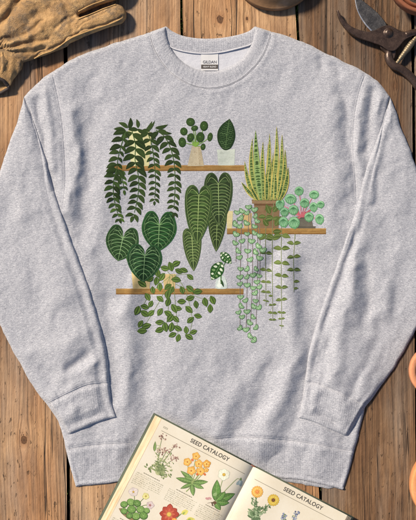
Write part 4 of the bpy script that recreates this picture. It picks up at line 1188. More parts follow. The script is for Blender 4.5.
# pink-headed grey-leaved herb
I = Ink()
heads = [(-94.5, 17), (-79, 19.5), (-89.5, 31), (-73.5, 30), (-84, 27)]
for x, y in heads: stem(I, [(-82, 50), ((x - 82) / 2 - 1, (y + 50) / 2 + 2), (x, y)], .8, .5, (124, 136, 92))
for _ in range(150):
    x, y = random.choice(heads); f = random.random() ** .8; bx = -82 + (x + 82) * (1 - f) + random.uniform(-2.5, 2.5); by = 50 + (y - 50) * (1 - f) * .85 + random.uniform(-1, 1) + 2
    a = random.uniform(-math.pi, math.pi * .15); l = random.uniform(1.8, 4.2) * (.55 + f * .7)
    p, m_ = leafpts(bx, by, bx + math.cos(a) * l * 1.25, by + math.sin(a) * l * .75, l * .2, .1); I.add(p, random.choice([(140, 152, 104), (118, 132, 86), (164, 170, 122), (96, 112, 72), (178, 178, 134)]))
for _ in range(46):
    x = -82 + random.uniform(-13, 13); y = 47 + random.uniform(-5, 6); a = random.uniform(0, 6.3); l = random.uniform(2, 4.5)
    I.add(leafpts(x, y, x + math.cos(a) * l, y + math.sin(a) * l * .7, l * .2)[0], random.choice([(132, 146, 98), (108, 122, 78), (158, 164, 116)]))
gleaf(I, -94.6, 34, -98.5, 24.5, 1.5, (106, 130, 74))
for x, y in heads:
    for _ in range(17):
        px_, py_ = x + random.gauss(0, 1.9), y + random.gauss(0, 1.8)
        I.add(ell(px_, py_, random.uniform(.6, 1.1), random.uniform(.5, .9), random.uniform(0, 180), 8), random.choice([(176, 140, 132), (150, 112, 106), (204, 176, 164), (132, 96, 92), (190, 152, 146)]))
pb(I, 'illustration', pageL, 'drawing of a grey-leaved herb with dusty pink flower heads')
# orange flowers
I = Ink()
fl = [(-55.5, 19, 4.2), (-60.5, 28, 4.6), (-49.5, 24.5, 4.4), (-53, 34, 4.8), (-44.5, 30.5, 4.6), (-42.5, 21, 4.4), (-40, 26.5, 2.6)]
for x, y, r in fl: stem(I, [(-46.5, 49), ((x - 46.5) / 2, (y + 49) / 2), (x, y)], .9, .6, (142, 160, 92))
stem(I, [(-46.5, 40), (-46.5, 50), (-48, 55)], 1.1, .9, (150, 164, 104))
for a in ((-47, 44, -63.5, 47.5, 2.6), (-47.5, 42, -62.5, 39, 2.3), (-46, 45, -54.5, 55, 2.0), (-46, 44, -33, 36, 2.6), (-46, 45, -33.6, 44, 2.4), (-46, 46, -39.5, 55.5, 2.5), (-47, 41, -56, 43, 1.8)): gleaf(I, *a, (96, 128, 66))
for x, y, r in fl: petals(I, x, y, r, 5, random.choice([(232, 160, 48), (238, 172, 66), (228, 148, 44)]), .46, random.uniform(0, 1), inner=(244, 196, 96), ctr=(206, 118, 30), cr=.2, line_c=(206, 122, 40))
for x, y in ((-46, 34.5), (-57, 24), (-39.5, 31)): I.add(ell(x, y, 1.5, 1.2, 20, 10), (214, 104, 44), jit=8)
pb(I, 'illustration', pageL, 'drawing of a cluster of orange flowers')
# white flower with bell
I = Ink()
stem(I, [(-17, 50), (-19, 38), (-22, 23)], .9, .7, (150, 160, 112)); stem(I, [(-17, 48), (-12, 30), (-8, 19), (-4.4, 21)], .8, .6, (150, 160, 112))
for a in ((-17, 50, -26, 30, 4.6), (-17, 50, -3.5, 34, 4.2), (-16, 50, -4.5, 45, 3.6), (-17, 49, -13, 37, 3.4), (-17, 51, -9, 55.5, 3.0)): gleaf(I, *a, (84, 128, 56))
petals(I, -22.2, 22.4, 6.4, 6, (240, 234, 222), .44, .2, ctr=(226, 178, 52), cr=.26, line_c=(206, 198, 186))
I.add(catmull([(-6, 20), (-3, 19.6), (-1.4, 23.8), (-2.6, 25.4), (-4.4, 24.4), (-6.4, 25.8), (-7.4, 23.6), (-6, 20)], 20), (150, 164, 176)); I.add(leafpts(-4.8, 20, -4.2, 24.6, .9)[0], (196, 206, 214)); gleaf(I, -4.6, 20, -5.8, 17, .8)
for x, y in ((-24, 50), (-26, 51.4)): I.add(ell(x, y, 2, 1.2, -10, 10), (206, 148, 156), jit=6)
for k in range(8): stem(I, [(-17, 51), (-18 + random.uniform(-3, 3), 53), (-19 + random.uniform(-5, 5), 55.5)], .5, .2, (96, 74, 52))
I.add(ell(-17.4, 51.6, 1.8, 1.6), (110, 82, 60)); I.add(ell(-21, 44, 1.6, 2.2, 30), (150, 178, 120))
pb(I, 'illustration', pageL, 'drawing of a white flower with broad leaves and a blue bell')
# round-leaved plant
I = Ink()
I.add(catmull([(-100, 101), (-94, 104.5), (-84, 106), (-79, 103.5), (-86, 101), (-96, 99), (-100, 101)], 26), (150, 118, 86)); I.add(catmull([(-97, 101.4), (-90, 104), (-84, 104.6), (-92, 101.8), (-97, 101.4)], 20), (112, 84, 60))
for (x, y) in ((-94, 80), (-74, 83.5), (-81.5, 78)): stem(I, [(-86, 98), ((x - 86) / 2, (y + 98) / 2 - 3), (x, y)], .8, .6)
for x, y, r in ((-92, 90, 4.2), (-97, 95, 3.8), (-86, 88, 4.0), (-88, 96, 4.6), (-80, 92, 4.3), (-81, 100, 4.4), (-74.5, 96, 4.4), (-94, 101, 3.6), (-87, 102.6, 3.4), (-74, 90, 3.2)):
    a = random.uniform(-30, 30); I.add(ell(x, y, r, r * .9, a, 18), (58, 92, 40)); I.add(ell(x - .2, y - .3, r * .86, r * .76, a, 16), random.choice([(104, 146, 66), (88, 130, 56), (120, 158, 78)]))
    for k in range(5): t_ = math.radians(72 * k + a); I.add(line([(x, y), (x + math.cos(t_) * r * .75, y + math.sin(t_) * r * .65)], .35, .15), (152, 182, 108))
petals(I, -94.5, 79.5, 5.0, 5, (222, 204, 208), .5, .3, ctr=(214, 170, 60), cr=.22, line_c=(188, 160, 170))
petals(I, -73.6, 83.6, 4.2, 5, (216, 192, 200), .46, .9, ctr=(186, 120, 120), cr=.28, line_c=(180, 146, 160))
petals(I, -81.5, 77.6, 3.6, 5, (228, 214, 142), .5, 0, ctr=(196, 160, 60), cr=.25, line_c=(190, 176, 104))
pb(I, 'illustration', pageL, 'drawing of a plant with round green leaves and pale pink flowers')
# red star flower with yellow tulips
I = Ink()
for pts in ([(-44, 104), (-46, 90), (-41, 74)], [(-44, 104), (-40, 90), (-32.5, 77)], [(-46, 104), (-50, 92), (-52, 84)]): stem(I, pts, 1, .7)
for a in ((-44, 102, -60, 96, 2.4), (-43, 100, -30, 92, 2.2), (-45, 96, -36, 84, 2.0), (-46, 98, -57, 100, 1.8)): gleaf(I, *a, (92, 128, 60))
petals(I, -52.5, 83, 10.6, 8, (188, 62, 44), .30, .35, inner=(206, 92, 62), ctr=(230, 182, 70), cr=.24, line_c=(140, 40, 30))
for x, y, a in ((-40, 75, -70), (-32, 78, -40)):
    d = np.array([math.cos(math.radians(a)), math.sin(math.radians(a))])
    for o_ in (-.9, .9, 0): p, m_ = leafpts(x - d[0] * 2 + o_, y - d[1] * 2, x + d[0] * 4.6 + o_ * 1.2, y + d[1] * 4.6, 1.7); I.add(p, (226, 208, 96) if o_ else (208, 196, 92), jit=8)
    I.add(leafpts(x - d[0] * 2, y - d[1] * 2, x + d[0] * 1.6, y + d[1] * 1.6, 1.0)[0], (150, 168, 72))
I.add(ell(-44.5, 86.5, 3.4, 2.8, 30), (234, 150, 48)); I.add(ell(-44.2, 86.2, 2.0, 1.6, 30), (244, 190, 84))
pb(I, 'illustration', pageL, 'drawing of a red star-shaped flower beside yellow tulips')
# two more on the right part of the left page, mostly below the frame
I = Ink()
stem(I, [(-17, 104), (-18, 92), (-20, 82)]); stem(I, [(-17, 104), (-13, 94), (-10, 86)])
for a in ((-17, 103, -28, 95, 2.4), (-17, 103, -6, 97, 2.2)): gleaf(I, *a)
petals(I, -20, 82, 5.2, 6, (150, 120, 176), .44, 0, ctr=(232, 200, 90)); petals(I, -10, 86, 4.4, 6, (168, 136, 190), .44, .4, ctr=(232, 200, 90))
pb(I, 'illustration', pageL, 'drawing of purple flowers')
# marigolds
I = Ink()
stem(I, [(24, 48), (20, 36), (15, 23)], 1, .8); stem(I, [(25, 48), (29, 36), (33, 23)], 1, .8)
for _ in range(150):
    f = random.random(); k = random.choice((0, 1, 2)); e = [(15, 27), (33, 27), (24, 34)][k]
    bx = 24 + (e[0] - 24) * (1 - f) + random.uniform(-1.4, 1.4); by = 48 + (e[1] - 48) * (1 - f) + random.uniform(-1, 2)
    sd = random.choice((-1, 1)); l = random.uniform(2, 7) * (.3 + f * .8)
    p, m_ = leafpts(bx, by, bx + sd * l, by + random.uniform(-3.0, 1.8), l * .15 + .35, .1 * sd); I.add(p, random.choice([(104, 130, 92), (86, 112, 78), (126, 148, 112), (150, 168, 134), (72, 98, 66)]))
for x, y, c1, c2, ct in ((15.2, 22.3, (236, 168, 62), (242, 190, 90), (206, 112, 40)), (33.3, 22.2, (224, 180, 44), (232, 198, 74), (104, 62, 30))):
    for r_, n_, cc in ((6.2, 16, c1), (4.7, 13, c2), (3.3, 10, c1)):
        for k in range(n_):
            a = 2 * math.pi * k / n_ + r_; e = (x + math.cos(a) * r_, y + math.sin(a) * r_)
            p, m_ = leafpts(x, y, *e, r_ * .24, 0, 8, .72); I.add(p, tuple(np.array(cc) * .84), jit=6); I.add(np.array([x, y]) + (p - [x, y]) * .93, cc, jit=6)
    I.add(ell(x, y, 1.9, 1.9), ct); I.add(ell(x - .2, y - .2, 1.0, 1.0), tuple(np.minimum(np.array(ct) * 1.25, 255)))
pb(I, 'illustration', pageR, 'drawing of an orange and a yellow marigold')
# blue flower spikes
I = Ink()
for pts in ([(60, 54), (60, 40), (59.5, 21)], [(60, 54), (53, 42), (50, 30)], [(60, 54), (67, 42), (69, 30)], [(60, 54), (56, 44), (54, 36)]):
    c_ = catmull(pts, 30); I.add(line(c_[::3], .8, .5), (120, 138, 96))
    for k in range(0, 30):
        for _ in range(3):
            q = c_[k] + [random.uniform(-2.4, 2.4), random.uniform(-1, 1)]
            if k > 15: I.add(ell(*q, random.uniform(.6, 1.2), random.uniform(.5, .9), random.uniform(0, 180), 8), random.choice([(112, 120, 160), (140, 146, 182), (92, 98, 136), (166, 170, 196), (110, 128, 96)]))
            else: I.add(leafpts(*c_[k], c_[k][0] + random.uniform(-6, 6), c_[k][1] + random.uniform(-4, 1), .7)[0], random.choice([(112, 134, 96), (92, 116, 78), (136, 154, 118)]))
pb(I, 'illustration', pageR, 'drawing of blue-grey flower spikes')
I = Ink()
stem(I, [(88, 54), (88, 40), (86, 24)])
for a in ((88, 52, 78, 44, 2.4), (88, 50, 98, 42, 2.4), (88, 44, 80, 34, 2.0)): gleaf(I, *a)
petals(I, 86, 24, 5.6, 7, (206, 120, 130), .42, 0)
pb(I, 'illustration', pageR, 'drawing of a pink flower')

# ================================================================== GLOVE
def leather(name, c0, c1, c2):
    m = NT(name); oc = m.n('ShaderNodeTexCoord').outputs['Object']
    a = m.noise(oc, 24, 5, .62); b = m.noise(oc, 75, 4, .65); f = m.noise(oc, 700, 3, .6); st = m.noise(m.mapping(oc, (1, 1, 1), (3, 1, 0)), 30, 6, .68, .4)
    vo = m.n('ShaderNodeTexVoronoi', feature='DISTANCE_TO_EDGE'); m.l(oc, vo.inputs['Vector']); vo.inputs['Scale'].default_value = 420
    c = m.ramp(m.math('ADD', m.math('MULTIPLY', a, .6), m.math('MULTIPLY', b, .4)), [(.32, c1), (.52, c0), (.68, c2)])
    sm = m.math('MULTIPLY', m.ramp(st, [(.46, 0.), (.58, 1.)]), m.ramp(b, [(.40, .25), (.58, 1.)]))
    c = m.mix(m.math('MULTIPLY', sm, .85), c, (.13, .095, .066))
    rub = m.ramp(m.noise(oc, 130, 5, .7), [(.62, 0.), (.74, .55)])
    c = m.mix(rub, c, (.25, .17, .095))
    m.set('Base Color', c); m.set('Roughness', m.math('ADD', .5, m.math('MULTIPLY', b, .25))); m.set('Specular IOR Level', .35)
    h = m.math('ADD', m.math('MULTIPLY', m.ramp(vo.outputs[0], [(0, 0.), (.12, 1.)]), .3), m.math('ADD', m.math('MULTIPLY', f, .3), m.math('ADD', m.math('MULTIPLY', b, 1.6), m.math('MULTIPLY', m.noise(m.mapping(oc, (60, 190, 60), rot=(0, 0, .5)), 1, 4, .6, .8), .8))))
    m.set('Normal', m.bump(h, .75, .0022)); return m.m
lea = leather('tan_leather', (.42, .255, .112), (.24, .135, .056), (.56, .37, .18))
lea_in = simple('leather_inside', (.42, .25, .08), .8, bump=.4, bscale=300)
bind_m = simple('dark_binding', (.035, .026, .024), .7, bump=.3, bscale=400)
gl = empty('work_glove', tuple(W(40, 20, 0)), 'worn tan leather work glove lying beside the left shoulder of the sweatshirt', 'glove')
def P3(x, y, z): return np.array([(x - 208) * S, (260 - y) * S, z * S])
ico = bmesh.new(); bmesh.ops.create_icosphere(ico, subdivisions=2, radius=1)
icoV = np.array([v.co[:] for v in ico.verts]); icoF = [[v.index for v in f.verts] for f in ico.faces]; ico.free()
def chain(pts, flat=.5):
    out = []
    p = np.array(pts, float)          # x, y, r
    L = np.r_[0, np.cumsum(np.linalg.norm(np.diff(p[:, :2], axis=0), axis=1))]
    n = max(2, int(L[-1] / 2.5))
    for s_ in np.linspace(0, L[-1], n):
        x, y, r = [np.interp(s_, L, p[:, k]) for k in range(3)]
        rz = min(r * flat, 7.6)
        out.append((icoV * [r * S, r * S, rz * S] + P3(x, y, rz * .97), icoF))
    return out
G_ = []
G_ += chain([(68, 34, 12), (82, 29.2, 10.4), (95, 24.6, 9.9), (106, 20.3, 10.0), (116.8, 16.6, 10.8)], .76)
G_ += chain([(60, 11, 12), (80, 4.5, 11.2), (95, -1.5, 10.4), (106, -5, 10.4), (118, -9.5, 11.6)], .76)
G_ += chain([(56, -8, 13), (82, -22, 12), (112, -36, 11.5)], .72)
G_ += chain([(46, -26, 13), (68, -46, 12), (92, -66, 11)], .72)
G_ += chain([(12, 40, 25), (34, 33, 26), (60, 22, 21)], .40)
G_ += chain([(14, 22, 26), (34, 4, 26), (56, -12, 20)], .42)
G_ += chain([(-14, 46, 24), (10, 40, 27)], .36)
G_ += chain([(22, 52, 13), (40, 45, 14), (60, 37, 14)], .50)
G_ += chain([(-10, 18, 15), (0, 4, 14), (8, -16, 13), (10, -34, 11)], .75)
G_ += chain([(-8, 58, 21), (2, 60, 20)], .36)
tmpV, tmpF = merge(G_)
tm = bpy.data.meshes.new('tmp'); tm.from_pydata(tmpV.tolist(), [], tmpF); to = bpy.data.objects.new('tmp', tm); COL.objects.link(to)
md = to.modifiers.new('r', 'REMESH'); md.mode = 'VOXEL'; md.voxel_size = .0016
ms = to.modifiers.new('s', 'SMOOTH'); ms.iterations = 10; ms.factor = .5
bpy.context.view_layer.update()
me = to.evaluated_get(bpy.context.evaluated_depsgraph_get()).to_mesh()
gv = np.empty(len(me.vertices) * 3); me.vertices.foreach_get('co', gv); gv = gv.reshape(-1, 3); gf = [list(p.vertices) for p in me.polygons]
to.to_mesh_clear(); bpy.data.objects.remove(to)
gx = gv[:, 0] / S + 208; gy = 260 - gv[:, 1] / S
CR = [([(-6, 32), (6, 24), (16, 12), (24, 0), (30, -14)], -5.5, 3.2), ([(-4, 22), (6, 12), (12, 0)], 2.5, 5), ([(74, 19.5), (66, 24), (57, 31)], -2.2, 2.2), ([(74, 19), (68, 10), (64, 0)], -2.4, 2.6),
      ([(70, 22), (74, 30), (73, 38)], -1.4, 2.5), ([(7, 45), (24, 38), (44, 25)], -3.2, 2.4), ([(8, 50), (26, 47), (50, 41)], -3.0, 2.2), ([(10, 55), (30, 55), (46, 51)], -2.6, 1.8), ([(12, 41), (28, 30), (38, 16)], -2.4, 3),
      ([(8, 46.5), (24, 43), (44, 34)], 2.4, 2.4), ([(9, 53), (24, 51.5), (42, 47.5)], 2.0, 1.8), ([(9, 56), (11, 64), (9, 74)], -3.0, 1.5), ([(4, 52), (3, 64), (0, 74)], -3.2, 1.7), ([(13, 57), (17, 62), (18, 68)], -2.2, 1.3),
      ([(6, 56), (6, 66), (4, 76)], 2.0, 1.6), ([(-2, 50), (4, 48), (8, 54), (12, 57)], -2.6, 1.6), ([(0, 44), (6, 42), (12, 40)], -1.8, 1.6), ([(48, 12), (40, 22), (36, 34)], -1.5, 4), ([(28, 8), (34, 22), (44, 30)], 1.8, 6),
      ([(24, 66), (38, 57.3), (55, 50.2), (73, 39), (95, 30.5), (112, 25), (123, 19)], -1.7, .9), ([(80, 31), (95, 21), (108, 14), (119, 9.5)], -1.1, .9), ([(78, 25), (92, 14.5), (108, 8)], 1.2, 1.2)]
topw = sstep(.003, .010, gv[:, 2])
dz = np.zeros(len(gv))
for pl, a, w_ in CR: dz += 1.6 * a * np.exp(-(dist(gx + 2.5 * vnoise(gx / 7, gy / 7, 66), gy + 2.5 * vnoise(gx / 7, gy / 7, 67), catmull(pl, 24)) / w_) ** 2)
dz += 3.6 * vnoise(gx / 14, gy / 14, 61) + 2.2 * vnoise((gx + gy) / 9, (gx - gy) / 16, 62) + 1.2 * vnoise(gx / 4, gy / 4.6, 63) + .6 * vnoise(gx / 2.1, gy / 2.3, 64)
q = dist(gx, gy, catmull([(-4, 47), (4, 44.5), (9, 50), (13, 58)], 20)); dz += 1.3 * np.sin(gx * 2.2 + gy * 1.4) * np.exp(-(q / 3.5) ** 2)
gv[:, 2] = np.maximum(gv[:, 2] + dz * .001 * topw * .9, .0004)
obj('hand', gv, gf, lea, gl)
def gtop(px_, py_):
    """top surface height of the hand mesh (m) near a point"""
    out = []
    for x, y in zip(px_, py_):
        k = np.hypot(gx - x, gy - y) < 1.6
        out.append(gv[k, 2].max() if k.any() else .004)
    return np.array(out)
def ring(cx_, cy_, a, b, zc, zr, n=64):
    t_ = np.linspace(0, 2 * np.pi, n, endpoint=False)
    rr = 1 + .03 * np.sin(5 * t_ + cx_) + .02 * np.sin(9 * t_)
    ex = np.sign(np.cos(t_)) * np.abs(np.cos(t_)) ** .8; 
    return np.stack([(cx_ + a * ex * rr - 208) * S, (260 - (cy_ + b * np.sin(t_) * rr)) * S, np.maximum((zc - zr * np.sin(t_)) * S, .0006)], -1)
RG = [(-6, 50, 29, -2, 7.0, 6.6), (-8, 62, 33.5, 1.5, 7.0, 6.7), (-11, 70, 33, 4, 7.0, 6.6), (-15, 79, 30.5, 7, 7.0, 6.5), (-18.5, 87, 28.4, 9, 6.8, 6.2)]
def loft(RG, sc=1.0):
    rings = [ring(r[0], r[1], r[2] * sc, r[3] * sc if r[3] > 0 else r[3], r[4], r[5] * sc) for r in RG]
    rr = np.array(rings); m_ = 26; out = []
    tt = np.linspace(0, len(RG) - 1, m_)
    for t_ in tt:
        i = min(int(t_), len(RG) - 2); f = t_ - i; out.append(rr[i] * (1 - f) + rr[i + 1] * f)
    return np.array(out)
A = loft(RG); B_ = loft(RG, .94)
for Q in (A,):
    px_ = Q[..., 0] / S + 208; py_ = 260 - Q[..., 1] / S
    fold = (1.5 * np.sin(px_ * .85 + py_ * .12) + 2.2 * vnoise(px_ / 5, py_ / 16, 65)) * .001 * np.sin(np.linspace(.2, np.pi * .93, Q.shape[0]))[:, None]
    Q[..., 2] = np.maximum(Q[..., 2] + fold * sstep(.004, .012, Q[..., 2]), .0005)
n = 64
obj('cuff', np.vstack([A.reshape(-1, 3), B_[::-1].reshape(-1, 3)]), grid_faces(n, 52, True).tolist(), lea, gl)
obj('cuff_lining', (B_ * [1, 1, .985]).reshape(-1, 3)[n * 4:], grid_faces(n, 22, True), lea_in, gl)
e_ = (A[-1] + B_[-1]) / 2; e_ = np.vstack([e_, e_[:1]])
obj('cuff_binding', *tube(e_, .0034, 10), bind_m, gl)
seamm = simple('leather_welt', (.40, .25, .10), .6, bump=.4, bscale=300)
tubes = []
for pl, r_ in (([(36, 60.4), (44, 56.4), (55, 52.2), (73, 41), (95, 32.4), (112, 26.6), (122, 22)], .0013), ([(80, 23), (92, 17.2), (106, 11.6), (117, 7.6)], .0012), ([(80, 14.5), (92, 8.4), (106, 3.4), (120, -1)], .0012)):
    q = catmull(pl, 70); z_ = gtop(q[:, 0], q[:, 1]); z_ = np.convolve(np.r_[[z_[0]] * 4, z_, [z_[-1]] * 4], np.ones(9) / 9, 'valid') - .0002
    tubes.append(tube(np.c_[(q[:, 0] - 208) * S, (260 - q[:, 1]) * S, z_], r_, 8))
for tb in tubes: obj('seam', *tb, seamm, gl)

# ================================================================== PRUNING SHEARS
sh = empty('pruning_shears', tuple(W(387, 35, 0)), 'rusty brown pruning shears with open blades lying at the upper right', 'pruning shears')
def metal(name, c0, c1, metallic, rough, edge=(.3, .3, .3)):
    m = NT(name); oc = m.n('ShaderNodeTexCoord').outputs['Object']
    a = m.noise(oc, 60, 5, .65); b = m.noise(oc, 420, 4, .7); s_ = m.noise(m.mapping(oc, (900, 120, 200), rot=(0, 0, .9)), 1, 2, .5)
    c = m.ramp(m.math('ADD', m.math('MULTIPLY', a, .6), m.math('MULTIPLY', b, .4)), [(.34, c0), (.62, c1)])
    m.set('Base Color', m.mix(m.ramp(b, [(.62, 0.), (.72, .7)]), c, edge)); m.set('Metallic', metallic)
    m.set('Roughness', m.math('ADD', rough, m.math('MULTIPLY', m.math('SUBTRACT', a, .4), .5))); m.set('Normal', m.bump(m.math('ADD', b, m.math('MULTIPLY', s_, .5)), .3, .0008)); return m.m
m_blade = metal('dark_steel', (.035, .034, .036), (.115, .112, .115), .75, .40, (.40, .37, .34))
m_body = metal('brown_iron', (.034, .023, .019), (.085, .054, .042), .5, .27, (.24, .18, .15))
m_edge = metal('ground_edge', (.50, .50, .52), (.68, .68, .70), .9, .28, (.5, .45, .4))
m_spring = metal('spring_steel', (.15, .12, .08), (.29, .235, .16), .8, .5, (.10, .07, .045))
def plate(poly, z0, z1, bev, mat, name, parent, segs=3, taper=None):
    bm = bmesh.new(); p = np.array(poly, float)
    lo = [bm.verts.new(P3(x, y, z0)) for x, y in p]; hi = [bm.verts.new(P3(x, y, z1)) for x, y in p]
    bm.faces.new(lo[::-1]); top = bm.faces.new(hi)
    for i in range(len(p)): bm.faces.new([lo[i], lo[(i + 1) % len(p)], hi[(i + 1) % len(p)], hi[i]])
    bmesh.ops.recalc_face_normals(bm, faces=bm.faces[:])
    bmesh.ops.bevel(bm, geom=list(top.edges), offset=bev * S, segments=segs, profile=.55, affect='EDGES', clamp_overlap=True)
    o = bm_obj(name, bm, mat, parent)
    o.data.polygons.foreach_set('use_smooth', [f.normal.z < .995 for f in o.data.polygons]); return o
blade = catmull([(354.2, -4.5), (354.6, 3), (356.5, 11), (360.2, 19), (365.5, 26.5), (371, 32.2), (377, 34.5), (387, 40), (391, 33), (387, 28.5), (384, 22.5), (377, 14), (367.5, 6), (359, -.5), (354.2, -4.5)], 70)[:-1]
bl_o = plate(blade, 3.0, 5.0, .9, m_blade, 'blade', sh)
ed = catmull([(354.4, -3.6), (355.1, 3), (357.0, 10.8), (360.8, 18.7), (366, 26), (371.2, 31.4)], 40); nr = offset(ed, 1.0)
edp = np.vstack([ed + [.1, 0], (ed + (nr - ed) * np.array([1.15])[:, None] * np.linspace(.5, 1.25, 40)[:, None])[::-1]])
if (edp[50] - edp[20])[0] < 0: nr = offset(ed, -1.0); edp = np.vstack([ed + [.1, 0], (ed + (nr - ed) * np.linspace(.5, 1.25, 40)[:, None])[::-1]])
plate(edp, 4.2, 5.15, .12, m_edge, 'cutting_edge', bl_o, 1)
hook = catmull([(335.6, 11.6), (337.6, 12.4), (340, 17.5), (345, 24), (352, 29), (361, 32.3), (369, 33.2), (376, 30.6), (382, 27.6), (389, 27.2), (395, 30.5), (402, 33.2), (409, 32.3), (416, 30.3), (428, 31.5), (444, 38), (446, 44), (430, 38), (416, 36.5), (409, 38.6), (403, 42), (398, 48), (393.5, 52), (388, 52.6), (384, 50.2), (379, 47), (368, 43.2), (358, 39.8), (349, 34.8), (342, 27.5), (337.8, 20), (335.6, 11.6)], 150)[:-1]
plate(hook, 4.4, 8.0, 1.5, m_body, 'hook_blade', sh, 4)
tang = catmull([(379, 46), (384, 44), (391, 46), (395, 52), (393, 60), (388, 59), (384, 53), (380, 49.5), (379, 46)], 40)[:-1]
plate(tang, 1.2, 5.2, .9, m_body, 'tang', sh, 3)
def htube(pts, name):
    q = catmull(pts, 90); v, f = tube(np.stack([(q[:, 0] - 208) * S, (260 - q[:, 1]) * S, q[:, 2] * S], -1), q[:, 3] * S, 16, True, .85)
    return obj(name, v, f, m_body, sh)
htube([(388.5, 51, 4.4, 2.6), (387.6, 56, 4.6, 3.8), (388.6, 61.5, 4.6, 4.2), (393, 66.6, 4.5, 4.2), (400, 69.8, 4.4, 4.1), (407, 75, 4.4, 4.2), (413, 81.5, 4.4, 4.4), (422, 93, 4.4, 4.6), (438, 112, 4.4, 4.8), (462, 134, 4.4, 4.6), (480, 147, 4.4, 4.2)], 'handle')
htube([(404, 36.5, 6.0, 3.4), (414, 33.6, 6.0, 3.4), (428, 35.5, 5.6, 3.8), (446, 43, 5.0, 4.4), (470, 58, 4.6, 4.7), (498, 80, 4.6, 4.5), (514, 94, 4.6, 4.2)], 'handle')
v, f = lathe([(0, 2.3), (1.6, 2.25), (3.0, 1.8), (3.9, 1.05), (4.2, .4), (4.9, .3), (5.1, 0), (5.1, -1)], 40)
obj('pivot_bolt', v * S + P3(387, 34.8, 8.0), f, m_body, sh)
a0 = np.array([395.5, 64.5]); a1 = np.array([416.5, 36.5]); n_ = 400; t_ = np.linspace(0, 1, n_); Ls = np.hypot(*(a1 - a0))
# a volute spring: tight windings that telescope from a thick middle to thin ends
env = np.interp(t_, [0, .04, .14, .2, .42, .5, .72, .8, 1], [1.3, 1.6, 1.7, 2.2, 2.5, 3.0, 2.9, 2.1, 1.7])
rad = env + .24 * np.abs(np.sin(np.pi * t_ * 15)) ** .6
p_ = a0 + (a1 - a0) * t_[:, None]
obj('spring', *tube(np.stack([(p_[:, 0] - 208) * S, (260 - p_[:, 1]) * S, np.full(n_, 5.0 * S)], -1), rad * S, 20), m_spring, sh)

# ================================================================== CLAY POTS
def clay(name, c, bloom=.3):
    m = NT(name); oc = m.n('ShaderNodeTexCoord').outputs['Object']
    a = m.noise(oc, 18, 5, .6); b = m.noise(oc, 160, 4, .65); z_ = m.noise(m.mapping(oc, (4, 4, 120)), 1, 3, .5)
    c = np.array(c); col = m.ramp(m.math('ADD', m.math('MULTIPLY', a, .5), m.math('ADD', m.math('MULTIPLY', b, .3), m.math('MULTIPLY', z_, .2))), [(.32, tuple(c * .72)), (.55, tuple(c)), (.7, tuple(np.minimum(c * 1.25 + .02, .9)))])
    col = m.mix(m.math('MULTIPLY', m.ramp(a, [(.52, 0.), (.70, 1.)]), bloom), col, (.62, .52, .44))
    m.set('Base Color', col); m.set('Roughness', .85); m.set('Specular IOR Level', .25); m.set('Normal', m.bump(m.math('ADD', b, z_), .35, .0012)); return m.m
soil = simple('potting_soil', (.05, .038, .03), .95, bump=.9, bscale=220, var=.3)
gravel = simple('grey_grit', (.34, .34, .36), .9, bump=.9, bscale=260, var=.3)
def pot(cx_, cy_, R, h, base, mat, label, fill, rimh=.028, wall=.006, upside=False):
    k = 1 - (.02 if upside else h) / H; R = R * S * k; b = R * base
    loc = np.array([(cx_ - 208) * S * k, (260 - cy_) * S * k, 0.0])
    o = empty('flower_pot', tuple(loc), label, 'flower pot', 'clay flower pots')
    r1 = R - .004
    if upside:      # standing on its rim, foot upwards
        v, f = lathe([(R - .008, .0005), (R - .002, .0005), (R, .003), (R, rimh - .003), (R - .002, rimh)] , 96); obj('rim', v + loc, f, mat, o)
        v, f = lathe([(R - .0015, rimh - .0005), (R - .005, rimh + .0015), (R - .009, rimh + .006), (R * .86, h * .5), (R * .74, h * .8), (R * .66, h * .96), (R * .62, h), (R * .1, h), (R * .09, h - .004), (0, h - .004)], 96); obj('pot_body', v + loc, f, mat, o)
        return
    rb = b + (r1 - b) * (h - rimh) / h
    pr_ = [(0, .0006), (b - .004, .0006), (b, .004)] + [(b + (rb - b) * q, .004 + (h - rimh - .004) * q) for q in (.33, .66, 1)] + [(rb - .002, h - rimh * .6), (rb - wall, h - rimh * .5), (b - wall + .004, .02), (0, .02)]
    v, f = lathe(pr_); obj('pot_body', v + loc, f, mat, o)
    v, f = lathe([(rb - .001, h - rimh), (R - .002, h - rimh), (R, h - rimh + .002), (R, h - .0035), (R - .001, h - .001), (R - .0032, h), (R - wall, h - .0005), (R - wall - .0022, h - .003), (R - wall - .005, h - rimh - .004), (rb - .001, h - rimh)], 96); obj('rim', v + loc, f, mat, o)
    th_ = np.linspace(0, 2 * np.pi, 48, endpoint=False); rr = np.linspace(0, 1, 12)
    Rf = rb - .0035
    X = rr[:, None] * np.cos(th_) * Rf; Y = rr[:, None] * np.sin(th_) * Rf; zf_ = h - rimh * .9 + .006 * vnoise(X / .008, Y / .008, 71) + .004 * vnoise(X / .02, Y / .02, 72)
    obj('soil', np.stack([X, Y, zf_], -1).reshape(-1, 3) + loc, grid_faces(48, 12, True), fill, o)
pot(275, -36, 45, .052, .56, clay('clay_tan', (.24, .135, .07), .15), 'wide tan brown clay pot turned upside down on the boards above the collar', soil, .016, .006, True)
pot(424.5, -20.5, 33.5, .062, .60, clay('clay_dark', (.23, .085, .045), .1), 'dark red-brown clay pot beside the blades of the pruning shears', soil)
pot(436, 371.5, 26, .05, .62, clay('clay_orange', (.56, .24, .125), .3), 'small orange clay pot standing on the boards by the right sleeve', gravel, .018, .0095)
pot(451.5, 487, 40, .07, .70, clay('clay_bright', (.58, .25, .105), .2), 'larger bright orange clay pot near the lower right corner', soil, .028, .014)
